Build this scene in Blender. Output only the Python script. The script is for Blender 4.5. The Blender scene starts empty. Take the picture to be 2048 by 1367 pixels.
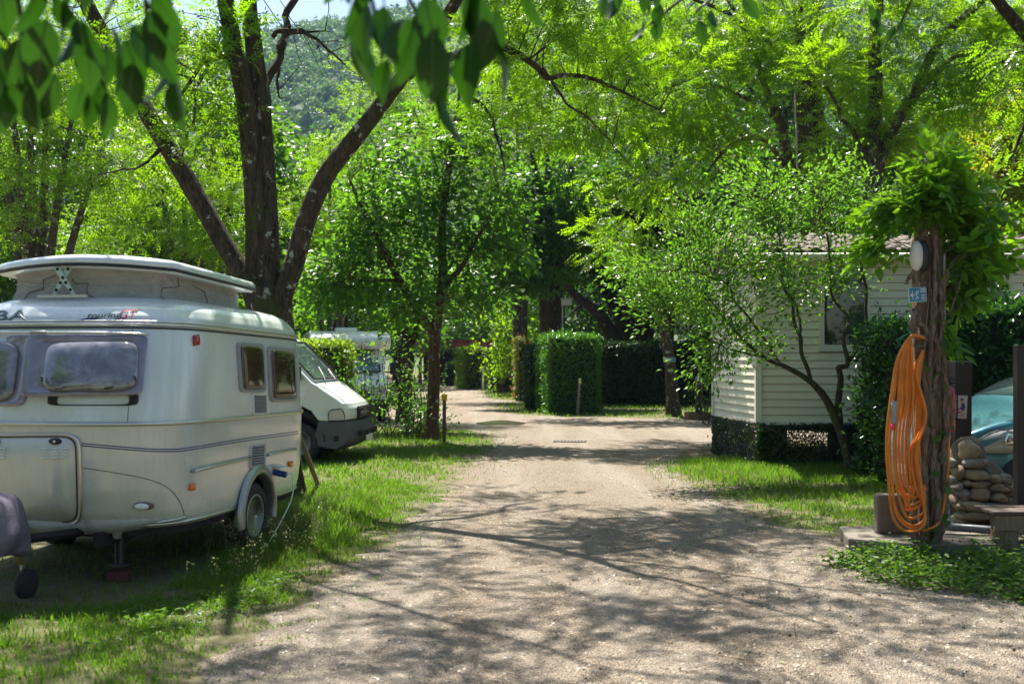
import bpy, math, random
import numpy as np
from mathutils import Vector, Matrix, Euler
R = math.radians
rng = np.random.default_rng(11)
sc = bpy.context.scene
COL = sc.collection

# ------------------------------------------------------------------ camera, sky, sun, exposure
EYE = 1.73; FPX = 1991.0; HZ = 716.0          # eye height, focal length and horizon row in photo pixels
cam = bpy.data.cameras.new("camera"); camo = bpy.data.objects.new("camera", cam); COL.objects.link(camo)
camo.location = (0, 0, EYE); camo.rotation_euler = (R(90), 0, 0)
cam.lens = 35; cam.sensor_width = 36; cam.shift_y = (HZ - 683.5) / 2048
cam.clip_start = .05; cam.clip_end = 5000
cam.dof.use_dof = True; cam.dof.focus_distance = 13; cam.dof.aperture_fstop = 2.5
sc.camera = camo
SUN_EL, SUN_AZ = 62, (-.35, .94)
w = bpy.data.worlds.new("World"); sc.world = w; w.use_nodes = True
nt = w.node_tree; sky = nt.nodes.new("ShaderNodeTexSky"); sky.sky_type = 'NISHITA'; sky.sun_disc = False
sky.sun_elevation = R(SUN_EL); sky.sun_rotation = math.atan2(SUN_AZ[0], SUN_AZ[1]); sky.dust_density = 1.5
bg = nt.nodes["Background"]; nt.links.new(sky.outputs[0], bg.inputs[0]); bg.inputs[1].default_value = .065
sl = bpy.data.lights.new("sun", 'SUN'); sl.energy = 5.0; sl.angle = R(.45); sl.color = (1, .95, .86)
so = bpy.data.objects.new("sun", sl); COL.objects.link(so)
sd = Vector((SUN_AZ[0] * math.cos(R(SUN_EL)), SUN_AZ[1] * math.cos(R(SUN_EL)), math.sin(R(SUN_EL)))).normalized()
so.rotation_euler = sd.to_track_quat('Z', 'Y').to_euler(); so.location = (0, 0, 40)
sc.view_settings.view_transform = 'Standard'; sc.view_settings.look = 'None'
sc.view_settings.exposure = 1.58; sc.view_settings.gamma = 1
sc.render.engine = 'CYCLES'
sc.cycles.max_bounces = 7; sc.cycles.diffuse_bounces = 4; sc.cycles.transmission_bounces = 5
sc.cycles.transparent_max_bounces = 8; sc.cycles.volume_bounces = 0; sc.cycles.sample_clamp_indirect = 6
sc.cycles.use_denoising = True; sc.cycles.caustics_reflective = False; sc.cycles.caustics_refractive = False

# ------------------------------------------------------------------ helpers
def P(px, py, D):
    "point at distance D that the photo shows at pixel px,py"
    return np.array([(px - 1024) * D / FPX, D, EYE - (py - HZ) * D / FPX])
def GP(px, py):
    D = EYE * FPX / (py - HZ); return np.array([(px - 1024) * D / FPX, D, 0.])

class NT:
    def __init__(s, name):
        s.m = bpy.data.materials.new(name); s.m.use_nodes = True; s.t = s.m.node_tree
        s.b = s.t.nodes["Principled BSDF"]; s.out = s.t.nodes["Material Output"]; s._p = None
    def n(s, typ, **kw):
        x = s.t.nodes.new("ShaderNode" + typ)
        for k, v in kw.items():
            if hasattr(x, k): setattr(x, k, v)
        return x
    def l(s, a, b): s.t.links.new(a, b)
    def pos(s, kind='Object', scale=None):
        tc = s.n('TexCoord'); o = tc.outputs[kind]
        if scale is not None:
            mp = s.n('Mapping'); mp.inputs['Scale'].default_value = scale; s.l(o, mp.inputs[0]); o = mp.outputs[0]
        return o
    def noise(s, scale, detail=4, rough=.55, vec=None, dist=0):
        x = s.n('TexNoise'); x.inputs['Scale'].default_value = scale; x.inputs['Detail'].default_value = detail
        x.inputs['Roughness'].default_value = rough; x.inputs['Distortion'].default_value = dist
        if vec is not None: s.l(vec, x.inputs['Vector'])
        return x
    def ramp(s, fac, stops):
        x = s.n('ValToRGB'); e = x.color_ramp.elements
        while len(e) < len(stops): e.new(.5)
        for q, (p, c) in zip(e, stops):
            q.position = p; q.color = (*c, 1) if len(c) == 3 else c
        s.l(fac, x.inputs[0]); return x.outputs[0]
    def mix(s, fac, a, b, mode='MIX'):
        x = s.n('Mix', data_type='RGBA', blend_type=mode)
        for i, v in ((0, fac), (6, a), (7, b)):
            if hasattr(v, 'node'): s.l(v, x.inputs[i])
            else: x.inputs[i].default_value = v if i == 0 else (*v, 1)
        return x.outputs[2]
    def math(s, op, a, b=0, c=None):
        x = s.n('Math', operation=op)
        for i, v in enumerate((a, b, c)):
            if v is None: continue
            if hasattr(v, 'node'): s.l(v, x.inputs[i])
            else: x.inputs[i].default_value = v
        return x.outputs[0]
    def bump(s, h, strength=.3, dist=.02):
        x = s.n('Bump'); x.inputs['Strength'].default_value = strength; x.inputs['Distance'].default_value = dist
        s.l(h, x.inputs['Height']); s.l(x.outputs[0], s.b.inputs['Normal']); return x
    def set(s, **kw):
        for k, v in kw.items():
            k = {'base': 'Base Color', 'rough': 'Roughness', 'metal': 'Metallic', 'coat': 'Coat Weight', 'coatr': 'Coat Roughness',
                 'spec': 'Specular IOR Level', 'trans': 'Transmission Weight', 'ior': 'IOR', 'alpha': 'Alpha'}[k]
            if hasattr(v, 'node'): s.l(v, s.b.inputs[k])
            else: s.b.inputs[k].default_value = (*v, 1) if isinstance(v, tuple) else v
        return s

def mat(name, c, rough=.5, metal=0, vary=.12, vs=6, bump=0, bs=40, c2=None, coat=0, spec=.5, stretch=None, dirt=None):
    "painted / plain surface: colour broken up by two noises, optional relief and dirt"
    t = NT(name); v = t.pos('Object', stretch) if stretch else t.pos('Object')
    n1 = t.noise(vs, 5, .6, v); n2 = t.noise(vs * 7.3, 3, .6, v)
    lo = tuple(x * (1 - vary) for x in c); hi = tuple(min(1, x * (1 + vary)) for x in (c2 or c))
    f = t.math('MULTIPLY_ADD', n2.outputs[0], .35, t.math('MULTIPLY', n1.outputs[0], .65))
    col = t.ramp(f, [(.3, lo), (.7, hi)])
    if dirt:
        d = t.noise(dirt[0], 6, .7, v); df = t.ramp(d.outputs[0], [(dirt[1], (0, 0, 0)), (dirt[1] + .12, (1, 1, 1))])
        col = t.mix(t.math('MULTIPLY', df, dirt[2]), col, dirt[3])
    t.set(base=col, rough=rough, metal=metal, coat=coat, spec=spec)
    if bump: t.bump(t.noise(bs, 4, .6, v).outputs[0], bump)
    return t.m

def leaf_mat(name, dark, light, tr, mixf=.5, rough=.42, spec=.32, alt=None):
    t = NT(name); g = t.n('NewGeometry'); ri = g.outputs['Random Per Island']
    v = t.pos('Object'); nz = t.noise(.9, 2, .5, v)
    f = t.math('MULTIPLY_ADD', nz.outputs[0], .6, t.math('MULTIPLY', ri, .6)); f = t.math('SUBTRACT', f, .1)
    col = t.mix(f, dark, light)
    if alt: col = t.mix(t.math('GREATER_THAN', ri, alt[1]), col, alt[0])
    tcol = t.mix(f, tuple(x * .62 for x in tr), tr)
    if alt: tcol = t.mix(t.math('GREATER_THAN', ri, alt[1]), tcol, alt[2])
    t.set(base=col, rough=rough, spec=spec)
    tb = t.n('BsdfTranslucent'); t.l(tcol, tb.inputs[0])
    ms = t.n('MixShader'); ms.inputs[0].default_value = mixf
    t.l(t.b.outputs[0], ms.inputs[1]); t.l(tb.outputs[0], ms.inputs[2]); t.l(ms.outputs[0], t.out.inputs[0])
    return t.m

# ---- objects
def link(o, parent=None):
    COL.objects.link(o)
    if parent is not None: o.parent = parent
    return o
def tag(o, label=None, cat=None, group=None, kind=None):
    for k, v in (('label', label), ('category', cat), ('group', group), ('kind', kind)):
        if v: o[k] = v
    return o
def thing(name, label, cat, loc=(0, 0, 0), rz=0, group=None, rx=0):
    o = bpy.data.objects.new(name, None); o.empty_display_size = .1
    o.location = Vector([float(x) for x in loc]); o.rotation_euler = (rx, 0, rz); link(o); return tag(o, label, cat, group)
def mesh_data(name, V, F, smooth=False):
    me = bpy.data.meshes.new(name)
    if isinstance(F, np.ndarray):
        V = np.asarray(V, np.float32); k = F.shape[1]
        me.vertices.add(len(V)); me.vertices.foreach_set('co', V.ravel())
        me.loops.add(F.size); me.loops.foreach_set('vertex_index', F.ravel().astype(np.int32))
        me.polygons.add(len(F)); me.polygons.foreach_set('loop_start', np.arange(0, F.size, k, dtype=np.int32))
        me.update(calc_edges=True)
    else:
        me.from_pydata([tuple(map(float, v)) for v in V], [], [tuple(int(i) for i in f) for f in F])
    if smooth: me.polygons.foreach_set('use_smooth', np.ones(len(me.polygons), bool))
    me.update(); return me
def obj(name, V, F=None, m=None, parent=None, smooth=False, bevel=0, sub=0, loc=None, rot=None):
    if F is None: V, F = V
    me = mesh_data(name, V, F, smooth)
    if m: me.materials.append(m)
    o = link(bpy.data.objects.new(name, me), parent)
    if loc is not None: o.location = Vector([float(x) for x in loc])
    if rot is not None: o.rotation_euler = rot
    if bevel:
        b = o.modifiers.new("bevel", 'BEVEL'); b.width = bevel; b.segments = 2; b.limit_method = 'ANGLE'; b.angle_limit = R(35)
    if sub:
        b = o.modifiers.new("sub", 'SUBSURF'); b.levels = sub; b.render_levels = sub
    return o
def dup(o, parent=None, loc=None, rot=None, scale=None):
    c = o.copy(); link(c, parent)
    if loc is not None: c.location = Vector([float(x) for x in loc])
    if rot is not None: c.rotation_euler = rot
    if scale is not None: c.scale = scale if hasattr(scale, '__len__') else (scale,) * 3
    return c
def dup_tree(o, **kw):
    c = dup(o, **kw)
    for ch in o.children:
        d = ch.copy(); link(d, c)
        for g in ch.children: link(g.copy(), d)
    return c

# ---- shapes: each returns (V, F) python lists
def cat(*ms):
    V, F = [], []
    for v, f in ms:
        k = len(V); V += [tuple(x) for x in v]; F += [tuple(int(i) + k for i in q) for q in f]
    return V, F
def box(x0, x1, y0, y1, z0, z1):
    V = [(x, y, z) for z in (z0, z1) for x, y in ((x0, y0), (x1, y0), (x1, y1), (x0, y1))]
    return V, [(3, 2, 1, 0), (4, 5, 6, 7), (0, 1, 5, 4), (1, 2, 6, 5), (2, 3, 7, 6), (3, 0, 4, 7)]
def cbox(c, s): return box(c[0] - s[0] / 2, c[0] + s[0] / 2, c[1] - s[1] / 2, c[1] + s[1] / 2, c[2] - s[2] / 2, c[2] + s[2] / 2)
def smooth_path(P_, k=4):
    "Catmull-Rom through rows (x,y,z,...)"
    P_ = np.asarray(P_, float); n = len(P_)
    if n < 3: return np.array([P_[0] + (P_[-1] - P_[0]) * t for t in np.linspace(0, 1, k + 1)])
    E = np.vstack([2 * P_[0] - P_[1], P_, 2 * P_[-1] - P_[-2]]); out = []
    for i in range(1, n):
        a, b, c, d = E[i - 1], E[i], E[i + 1], E[i + 2]
        for t in np.linspace(0, 1, k, endpoint=False):
            out.append(.5 * (2 * b + (c - a) * t + (2 * a - 5 * b + 4 * c - d) * t * t + (3 * b - a - 3 * c + d) * t ** 3))
    out.append(E[n]); return np.array(out)
def tube(path, rad, seg=8, cap=True, closed=False, rough=0, seed=0, furrow=0, flat=None):
    "tube along path (n,3); rad scalar or (n,)"
    p = np.asarray(path, float)[:, :3]; n = len(p); r = np.broadcast_to(np.asarray(rad, float), (n,)).copy()
    T = np.gradient(p, axis=0) if not closed else np.roll(p, -1, 0) - np.roll(p, 1, 0)
    T /= np.linalg.norm(T, axis=1)[:, None] + 1e-12
    up = np.array([0, 0, 1.]) if abs(T[0][2]) < .9 else np.array([1., 0, 0])
    N = np.cross(T[0], up); N /= np.linalg.norm(N); V = []; g = np.random.default_rng(seed)
    ph = g.random(4) * 6.28
    for i in range(n):
        N = N - T[i] * N.dot(T[i]); N /= np.linalg.norm(N); B = np.cross(T[i], N)
        a = np.arange(seg) / seg * 2 * np.pi
        rr = np.full(seg, r[i])
        if furrow: rr = rr * (1 + furrow * np.sin(a * 7 + ph[0] + .5 * np.sin(i * .8)) + furrow * .8 * np.sin(a * 12 + ph[1] + i * .25) + furrow * .7 * np.sin(a * 3 + ph[2]))
        if rough: rr = rr * (1 + rough * g.standard_normal(seg))
        V.append(p[i] + np.outer(np.cos(a) * rr, N) + np.outer(np.sin(a) * rr, B) * (flat or 1))
    V = np.vstack(V); F = []
    for i in range(n if closed else n - 1):
        j = (i + 1) % n
        for k in range(seg):
            F.append((i * seg + k, i * seg + (k + 1) % seg, j * seg + (k + 1) % seg, j * seg + k))
    V = [tuple(v) for v in V]
    if cap and not closed:
        F.append(tuple(range(seg))[::-1]); F.append(tuple((n - 1) * seg + k for k in range(seg)))
    return V, F
def lathe(prof, seg=24, axis='z', c=(0, 0, 0)):
    V, F = [], []
    for r, h in prof:
        for k in range(seg):
            a = 2 * math.pi * k / seg; x, y = r * math.cos(a), r * math.sin(a)
            V.append({'z': (x, y, h), 'x': (h, x, y), 'y': (y, h, x)}[axis])
    for i in range(len(prof) - 1):
        for k in range(seg): F.append((i * seg + k, i * seg + (k + 1) % seg, (i + 1) * seg + (k + 1) % seg, (i + 1) * seg + k))
    if prof[0][0] > 1e-6: F.append(tuple(range(seg))[::-1])
    if prof[-1][0] > 1e-6: F.append(tuple((len(prof) - 1) * seg + k for k in range(seg)))
    return [(v[0] + c[0], v[1] + c[1], v[2] + c[2]) for v in V], F
def prism(poly, a0, a1, axis='y'):
    "polygon of (u,v) extruded from a0 to a1 along axis"
    f = {'y': lambda u, v, a: (u, a, v), 'x': lambda u, v, a: (a, u, v), 'z': lambda u, v, a: (u, v, a)}[axis]
    n = len(poly); V = [f(u, v, a0) for u, v in poly] + [f(u, v, a1) for u, v in poly]
    F = [tuple(range(n)), tuple(range(2 * n - 1, n - 1, -1))] + [(i + n, (i + 1) % n + n, (i + 1) % n, i) for i in range(n)]
    return V, F
def rrect(x0, x1, y0, y1, r, k=5):
    pts = []
    for cx, cy, a in ((x1 - r, y1 - r, 0), (x0 + r, y1 - r, 90), (x0 + r, y0 + r, 180), (x1 - r, y0 + r, 270)):
        for i in range(k + 1):
            t = R(a + 90 * i / k); pts.append((cx + r * math.cos(t), cy + r * math.sin(t)))
    return pts
def blob(c, r, seed=0, amp=.12, nu=10, nv=14):
    "rounded stone"
    g = np.random.default_rng(seed); d = g.standard_normal((5, 3)); V = []
    for i in range(nu + 1):
        for k in range(nv):
            th = math.pi * i / nu; ph = 2 * math.pi * k / nv
            n = np.array([math.sin(th) * math.cos(ph), math.sin(th) * math.sin(ph), math.cos(th)])
            s = 1 + amp * sum(math.sin(2.1 * n.dot(q) + j) for j, q in enumerate(d)) / 2
            V.append(tuple(np.array(c) + n * np.array(r) * s))
    F = [(i * nv + k, (i + 1) * nv + k, (i + 1) * nv + (k + 1) % nv, i * nv + (k + 1) % nv) for i in range(nu) for k in range(nv)]
    return V, F
def text_mesh(s, size=1, shear=0, extrude=0):
    cu = bpy.data.curves.new("t", 'FONT'); cu.body = s; cu.size = size; cu.shear = shear; cu.extrude = extrude
    cu.resolution_u = 4; o = bpy.data.objects.new("t", cu); COL.objects.link(o)
    me = bpy.data.meshes.new_from_object(o.evaluated_get(bpy.context.evaluated_depsgraph_get()))
    V = [tuple(v.co) for v in me.vertices]; F = [tuple(p.vertices) for p in me.polygons]
    bpy.data.objects.remove(o); bpy.data.meshes.remove(me); bpy.data.curves.remove(cu); return V, F

# ---- leaves (numpy, quads only)
def unit(v): return v / (np.linalg.norm(v, axis=-1, keepdims=True) + 1e-9)
def frames(a, n):
    a = unit(a); s = unit(np.cross(a, n)); n = np.cross(s, a); return np.stack([s, a, n], -1)   # columns side, axis, normal
def place(tv, tf, pos, Rm, scale):
    n, k = len(pos), len(tv)
    V = np.einsum('nij,kj->nki', Rm, tv) * np.asarray(scale).reshape(-1, 1, 1) + pos[:, None, :]
    F = (tf[None] + (np.arange(n) * k)[:, None, None]).reshape(-1, tf.shape[1])
    return V.reshape(-1, 3), F
def merge(parts):
    V, F, k = [], [], 0
    for v, f in parts: V.append(v); F.append(f + k); k += len(v)
    return np.vstack(V), np.vstack(F)
LEAF4 = (np.array([[0, 0, 0], [.3, .42, .07], [0, 1, -.1], [-.3, .42, .07]]), np.array([[0, 1, 2, 3]]))
LEAF6 = (np.array([[0, 0, 0], [.2, .22, .05], [.24, .55, .06], [0, 1, -.12], [-.24, .55, .06], [-.2, .22, .05]]), np.array([[0, 1, 2, 3], [0, 3, 4, 5]]))
MAPLE = (np.array([[0, 0, 0], [.42, .12, .03], [.3, .4, .02], [.5, .62, -.06], [.16, .62, .02], [0, 1, -.1], [-.16, .62, .02], [-.5, .62, -.06], [-.3, .4, .02], [-.42, .12, .03]]),
         np.array([[0, 1, 2, 4], [2, 3, 4, 4], [0, 4, 5, 6], [0, 6, 8, 9], [6, 7, 8, 8]])[[0, 2, 3]])
def pinnate(pairs=6, L=1.0):
    "feather leaf: leaflets in pairs along a drooping rachis of length L"
    V, F = [], []; g = np.random.default_rng(3)
    def put(o, d, ln):
        s = np.array([-d[1], d[0], 0]); k = len(V)
        V.extend([o, o + d * ln * .5 + s * ln * .2, o + d * ln + np.array([0, 0, -.03]), o + d * ln * .5 - s * ln * .2]); F.append([k, k + 1, k + 2, k + 3])
    for i in range(pairs):
        t = .18 + .78 * i / pairs; o = np.array([0, t * L, -.16 * t * t])
        for sgn in (-1, 1):
            a = R(62 + g.normal() * 8); put(o, np.array([sgn * math.sin(a), math.cos(a), -.12 + g.normal() * .1]), .24 * (1 - .25 * abs(t - .5)))
    put(np.array([0, .96 * L, -.15]), np.array([0, 1., -.1]), .22)
    return np.array(V), np.array(F)
PIN6, PIN4 = pinnate(6), pinnate(4)
def rand_dirs(n, g): return unit(g.standard_normal((n, 3)))
def twigs(p0, p1, r0, r1, g, sag=.1, seg=3, k=5):
    "thin tapered tubes from p0 to p1, all at once"
    n = len(p0); t = np.linspace(0, 1, k); d = p1 - p0; L = np.linalg.norm(d, axis=1)
    off = g.standard_normal((n, 3)) * (L * .12)[:, None]; off[:, 2] += L * sag
    C = p0[:, None] + d[:, None] * t[None, :, None] + off[:, None] * (4 * t * (1 - t))[None, :, None] + g.standard_normal((n, k, 3)) * (L * .02)[:, None, None] * (t * (1 - t) * 4)[None, :, None]
    ax = unit(d); s = unit(np.cross(ax, np.array([.3, .2, 1.]))); b = np.cross(ax, s)
    rr = r0[:, None] * (1 - t) + r1[:, None] * t if hasattr(r0, '__len__') else np.broadcast_to(r0 * (1 - t) + r1 * t, (n, k))
    a = np.arange(seg) / seg * 2 * np.pi
    V = C[:, :, None] + rr[:, :, None, None] * (np.cos(a)[None, None, :, None] * s[:, None, None] + np.sin(a)[None, None, :, None] * b[:, None, None])
    F = []
    for i in range(k - 1):
        for j in range(seg): F.append([i * seg + j, i * seg + (j + 1) % seg, (i + 1) * seg + (j + 1) % seg, (i + 1) * seg + j])
    F = (np.array(F)[None] + (np.arange(n) * k * seg)[:, None, None]).reshape(-1, 4)
    return V.reshape(-1, 3), F, C
def lobe_points(lobes, g, edge=.45):
    out = []
    for cx, cy, cz, rx, ry, rz, n in lobes:
        d = rand_dirs(n, g); out.append(np.array([cx, cy, cz]) + d * (g.random((n, 1)) ** edge) * np.array([rx, ry, rz]))
    return np.vstack(out)

def stem_samples(stems):
    return np.vstack([smooth_path(s, 5)[:, :4] for s in stems])
def tree(name, label, stems, lobes, bark, leafm, tmpl=LEAF4, size=.09, per=30, spread=.5, seed=1, flat=.45, droop=.25, seg=14, furrow=.035, catn='tree', group=None, twig_r=.014, ground=None, upn=.7, edge=.45, bare=None, tipf=.5):
    """stems: list of rows (x,y,z,r); lobes: ellipsoids (cx,cy,cz,rx,ry,rz,twig count). Twigs run from the nearest stem to each tip; leaves gather round twig ends."""
    g = np.random.default_rng(seed); base = np.array(stems[0][0][:3]); base[2] = 0 if ground is None else ground
    root = thing(name, label, catn, base, group=group)
    parts = []
    for i, s in enumerate(stems):
        sp = smooth_path(s, 6); big = sp[0][3] > .1
        if sp[0][3] < .075 and len(sp) > 8:
            q_ = np.linspace(0, 1, len(sp)); ww = (np.sin(q_ * 13 + i) + .6 * np.sin(q_ * 29 + 2 * i)) * np.sin(np.pi * q_) * .018 * np.linalg.norm(sp[-1, :3] - sp[0, :3]); sp = sp.copy(); sp[:, 0] += ww; sp[:, 2] += np.roll(ww, 5) * np.sin(np.pi * q_)
        v, f = tube(sp[:, :3] - base, np.maximum(sp[:, 3], .004), seg if big else 6, rough=.02 if big else .04, seed=seed + i, furrow=furrow if big else 0)
        quads = [q for q in f if len(q) == 4]; parts.append((np.array(v), np.array(quads)))
    tips = lobe_points(lobes, g, edge); S = stem_samples(stems)
    D2 = ((tips[:, None, :] - S[None, :, :3]) ** 2).sum(-1) + 1.5 * np.maximum(0, S[None, :, 2] - tips[:, None, 2] + .3) ** 2
    near = D2.argmin(1); p0 = S[near, :3]; L = np.linalg.norm(tips - p0, axis=1)
    # long twigs branch off one another: start half of them on an already grown twig
    order = L.argsort(); grown = []; p0 = p0.copy()
    mids = []
    for i in order:
        if len(mids) > 6 and L[i] > .9:
            M = np.array(mids); d = ((M - tips[i]) ** 2).sum(1); j = d.argmin()
            if d[j] < (L[i] * .8) ** 2: p0[i] = M[j]
        mids.append(p0[i] * .45 + tips[i] * .55)
    L = np.linalg.norm(tips - p0, axis=1)
    tv, tf, C = twigs(p0 - base, tips - base, twig_r * (.6 + .35 * L), np.full(len(L), twig_r * .3), g, sag=.04)
    parts.append((tv, tf))
    if bare is not None:
        b0, b1 = bare; v, f, _ = twigs(np.array(b0) - base, np.array(b1) - base, twig_r * .6, twig_r * .2, g); parts.append((v, f))
    V, F = merge(parts); obj('trunk', V, F, bark, root, smooth=True)
    n = len(tips) * per; idx = np.repeat(np.arange(len(tips)), per)
    t = 1 - tipf * g.random(n) ** 1.3; kk = C.shape[1] - 1
    f = t * kk; i0 = np.minimum(f.astype(int), kk - 1); fr = (f - i0)[:, None]
    pos = C[idx, i0] * (1 - fr) + C[idx, i0 + 1] * fr
    off = g.standard_normal((n, 3)) * spread * .55; off[:, 2] *= flat; pos = pos + off
    tw = unit((tips - p0)[idx]); a = unit(off + tw * .35 + g.standard_normal((n, 3)) * .25 * spread); a[:, 2] -= droop; a += .25 * g.standard_normal((n, 3))
    nrm = np.array([0, 0, upn]) + g.standard_normal((n, 3)) * .42
    lv, lf = place(tmpl[0], tmpl[1], pos, frames(a, nrm), size * (.65 + .6 * g.random(n)))
    obj('crown', lv, lf, leafm, root)
    return root

# ------------------------------------------------------------------ materials
def bark_mat(name, dark, light, lichen=.0, moss=0., sc_=1.0, lc=(.42, .45, .38)):
    t = NT(name); v = t.pos('Object', (sc_, sc_, sc_ * .22)); v2 = t.pos('Object')
    a = t.noise(16, 6, .65, v, .6); b = t.noise(45, 4, .6, v)
    f = t.math('MULTIPLY_ADD', b.outputs[0], .4, t.math('MULTIPLY', a.outputs[0], .6))
    col = t.ramp(f, [(.36, dark), (.52, tuple((x + y) / 2 for x, y in zip(dark, light))), (.66, light)])
    if lichen:
        l = t.noise(7, 5, .6, v2); lf = t.ramp(l.outputs[0], [(.66 - lichen, (0, 0, 0)), (.70 - lichen, (1, 1, 1))]); col = t.mix(t.math('MULTIPLY', lf, .75), col, lc)
    if moss:
        l = t.noise(2.2, 5, .65, v2); lf = t.ramp(l.outputs[0], [(.62 - moss, (0, 0, 0)), (.72 - moss, (1, 1, 1))]); col = t.mix(t.math('MULTIPLY', lf, .8), col, (.05, .075, .012))
    t.set(base=col, rough=.9, spec=.2); t.bump(f, 1, .05); return t.m
BARK = bark_mat('robinia_bark', (.014, .011, .008), (.115, .088, .062), .05, .07)
BARK2 = bark_mat('grey_bark', (.025, .02, .016), (.15, .12, .09), .06)
BARKR = bark_mat('red_bark', (.025, .016, .010), (.14, .082, .05), .05, .08)
BARKD = bark_mat('dark_bark', (.02, .015, .012), (.09, .065, .048), .02, .03)
VINEB = bark_mat('vine_bark', (.08, .055, .04), (.40, .31, .235), .0, .0, 2.5)
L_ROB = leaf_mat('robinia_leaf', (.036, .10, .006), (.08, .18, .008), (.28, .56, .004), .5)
L_ROBY = leaf_mat('robinia_leaf_sun', (.05, .12, .006), (.10, .20, .008), (.38, .68, .004), .52)  # brighter copy of the robinia leaf, sunlight put into its colour
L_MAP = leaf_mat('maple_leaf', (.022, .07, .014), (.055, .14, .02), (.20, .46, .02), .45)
L_MAPD = leaf_mat('maple_leaf_shade', (.016, .055, .012), (.04, .11, .016), (.12, .32, .012), .42)  # darker copy of the maple leaf, the wood's shade put into its colour
L_PLUM = leaf_mat('plum_leaf', (.045, .12, .02), (.09, .19, .03), (.24, .52, .025), .42, .34)
L_DARK = leaf_mat('evergreen_leaf', (.012, .035, .010), (.03, .075, .018), (.06, .16, .015), .25, .32)
L_HEDGE = leaf_mat('hedge_leaf', (.035, .12, .014), (.065, .19, .02), (.16, .42, .02), .35, .34)
L_BRIGHT = leaf_mat('lime_hedge_leaf', (.09, .18, .015), (.16, .27, .02), (.40, .60, .03), .45)
L_LAUREL = leaf_mat('laurel_leaf', (.015, .05, .012), (.035, .10, .022), (.08, .24, .02), .28, .22)
L_WIST = leaf_mat('wisteria_leaf', (.04, .12, .014), (.08, .20, .022), (.30, .60, .015), .5, .38)
L_WALN = leaf_mat('big_leaf', (.012, .045, .010), (.026, .08, .014), (.035, .13, .006), .38, .28)
L_YEL = leaf_mat('yellow_leaf', (.12, .17, .012), (.20, .24, .018), (.50, .60, .02), .5, alt=((.24, .18, .02), .93, (.6, .42, .03)))
L_RUST = leaf_mat('rusty_leaf', (.10, .06, .02), (.20, .12, .025), (.45, .22, .03), .35, alt=((.06, .13, .02), .5, (.2, .4, .03)))
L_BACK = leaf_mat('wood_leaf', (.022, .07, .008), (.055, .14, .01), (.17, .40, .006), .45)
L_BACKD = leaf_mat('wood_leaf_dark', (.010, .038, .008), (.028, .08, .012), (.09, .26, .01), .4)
M_BLACK = mat('black_rubber', (.018, .018, .02), .6, vary=.2, vs=20)
M_ALU = mat('aluminium_trim', (.62, .63, .62), .32, 1, vary=.1, vs=9, bump=.03)
M_GREYP = mat('grey_plastic', (.30, .31, .32), .5, vary=.1)
M_WHITEP = mat('white_plastic', (.72, .73, .70), .4, vary=.06)
M_STEEL = mat('galvanised_steel', (.34, .35, .36), .45, .9, vary=.25, vs=14, bump=.05)
M_DARKIN = mat('dark_underside', (.012, .012, .012), .8, vary=.3)
M_ORANGE = mat('orange_lens', (.75, .17, .015), .2, vary=.1, coat=.5)
M_REDL = mat('red_lens', (.35, .02, .02), .2, vary=.1, coat=.5)
M_WOODD = mat('dark_stained_wood', (.030, .020, .016), .6, vary=.35, vs=7, stretch=(6, 6, .7), bump=.2)
M_WOOD = mat('weathered_wood', (.20, .15, .10), .8, vary=.35, vs=6, stretch=(7, 7, .6), bump=.3)
M_CONC = mat('concrete', (.17, .145, .115), .9, vary=.3, vs=9, bump=.5, bs=70, dirt=(4, .55, .6, (.13, .11, .09)))
def glass_mat(name, tint, rough=.04, mixf=.5):
    "tinted acrylic or car glass: part clear, part body colour, glossy skin"
    t = NT(name); n = t.noise(3, 3, .6, t.pos('Object')); t.set(base=t.ramp(n.outputs[0], [(.3, tuple(x * .7 for x in tint)), (.7, tint)]), rough=rough, coat=1, coatr=.02)
    tr = t.n('BsdfTransparent'); tr.inputs[0].default_value = (*[min(1, x * 2.2 + .15) for x in tint], 1)
    ms = t.n('MixShader'); ms.inputs[0].default_value = mixf; t.l(t.b.outputs[0], ms.inputs[1]); t.l(tr.outputs[0], ms.inputs[2]); t.l(ms.outputs[0], t.out.inputs[0])
    return t.m

# ================================================================== SETTING
def sines(x, y, s, seed=0):
    g = np.random.default_rng(seed); o = 0
    for k in range(6):
        a = g.random() * 6.28; f = (1 + k * .7) / s; o = o + np.sin((x * math.cos(a) + y * math.sin(a)) * f * 6.28 + g.random() * 6.28) / (1 + .5 * k)
    return o / 2.6
# ---- ground
t = NT('soil_and_turf'); v = t.pos('Object'); n1 = t.noise(.55, 5, .6, v); n2 = t.noise(9, 5, .7, v); n3 = t.noise(60, 3, .6, v)
soil = t.ramp(n2.outputs[0], [(.3, (.10, .075, .05)), (.7, (.28, .225, .16))])
turf = t.ramp(n3.outputs[0], [(.3, (.05, .075, .018)), (.7, (.13, .15, .045))])
t.set(base=t.mix(t.ramp(n1.outputs[0], [(.4, (.15, .15, .15)), (.62, (.7, .7, .7))]), soil, turf), rough=.95, spec=.15); t.bump(n3.outputs[0], .8, .04); M_GROUND = t.m
s = 1500
tag(obj('ground', [(-s, -60, 0), (s, -60, 0), (s, 2 * s, 0), (-s, 2 * s, 0)], [(0, 1, 2, 3)], M_GROUND), 'brown soil and thin turf under the campsite', 'ground', kind='structure')
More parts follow.
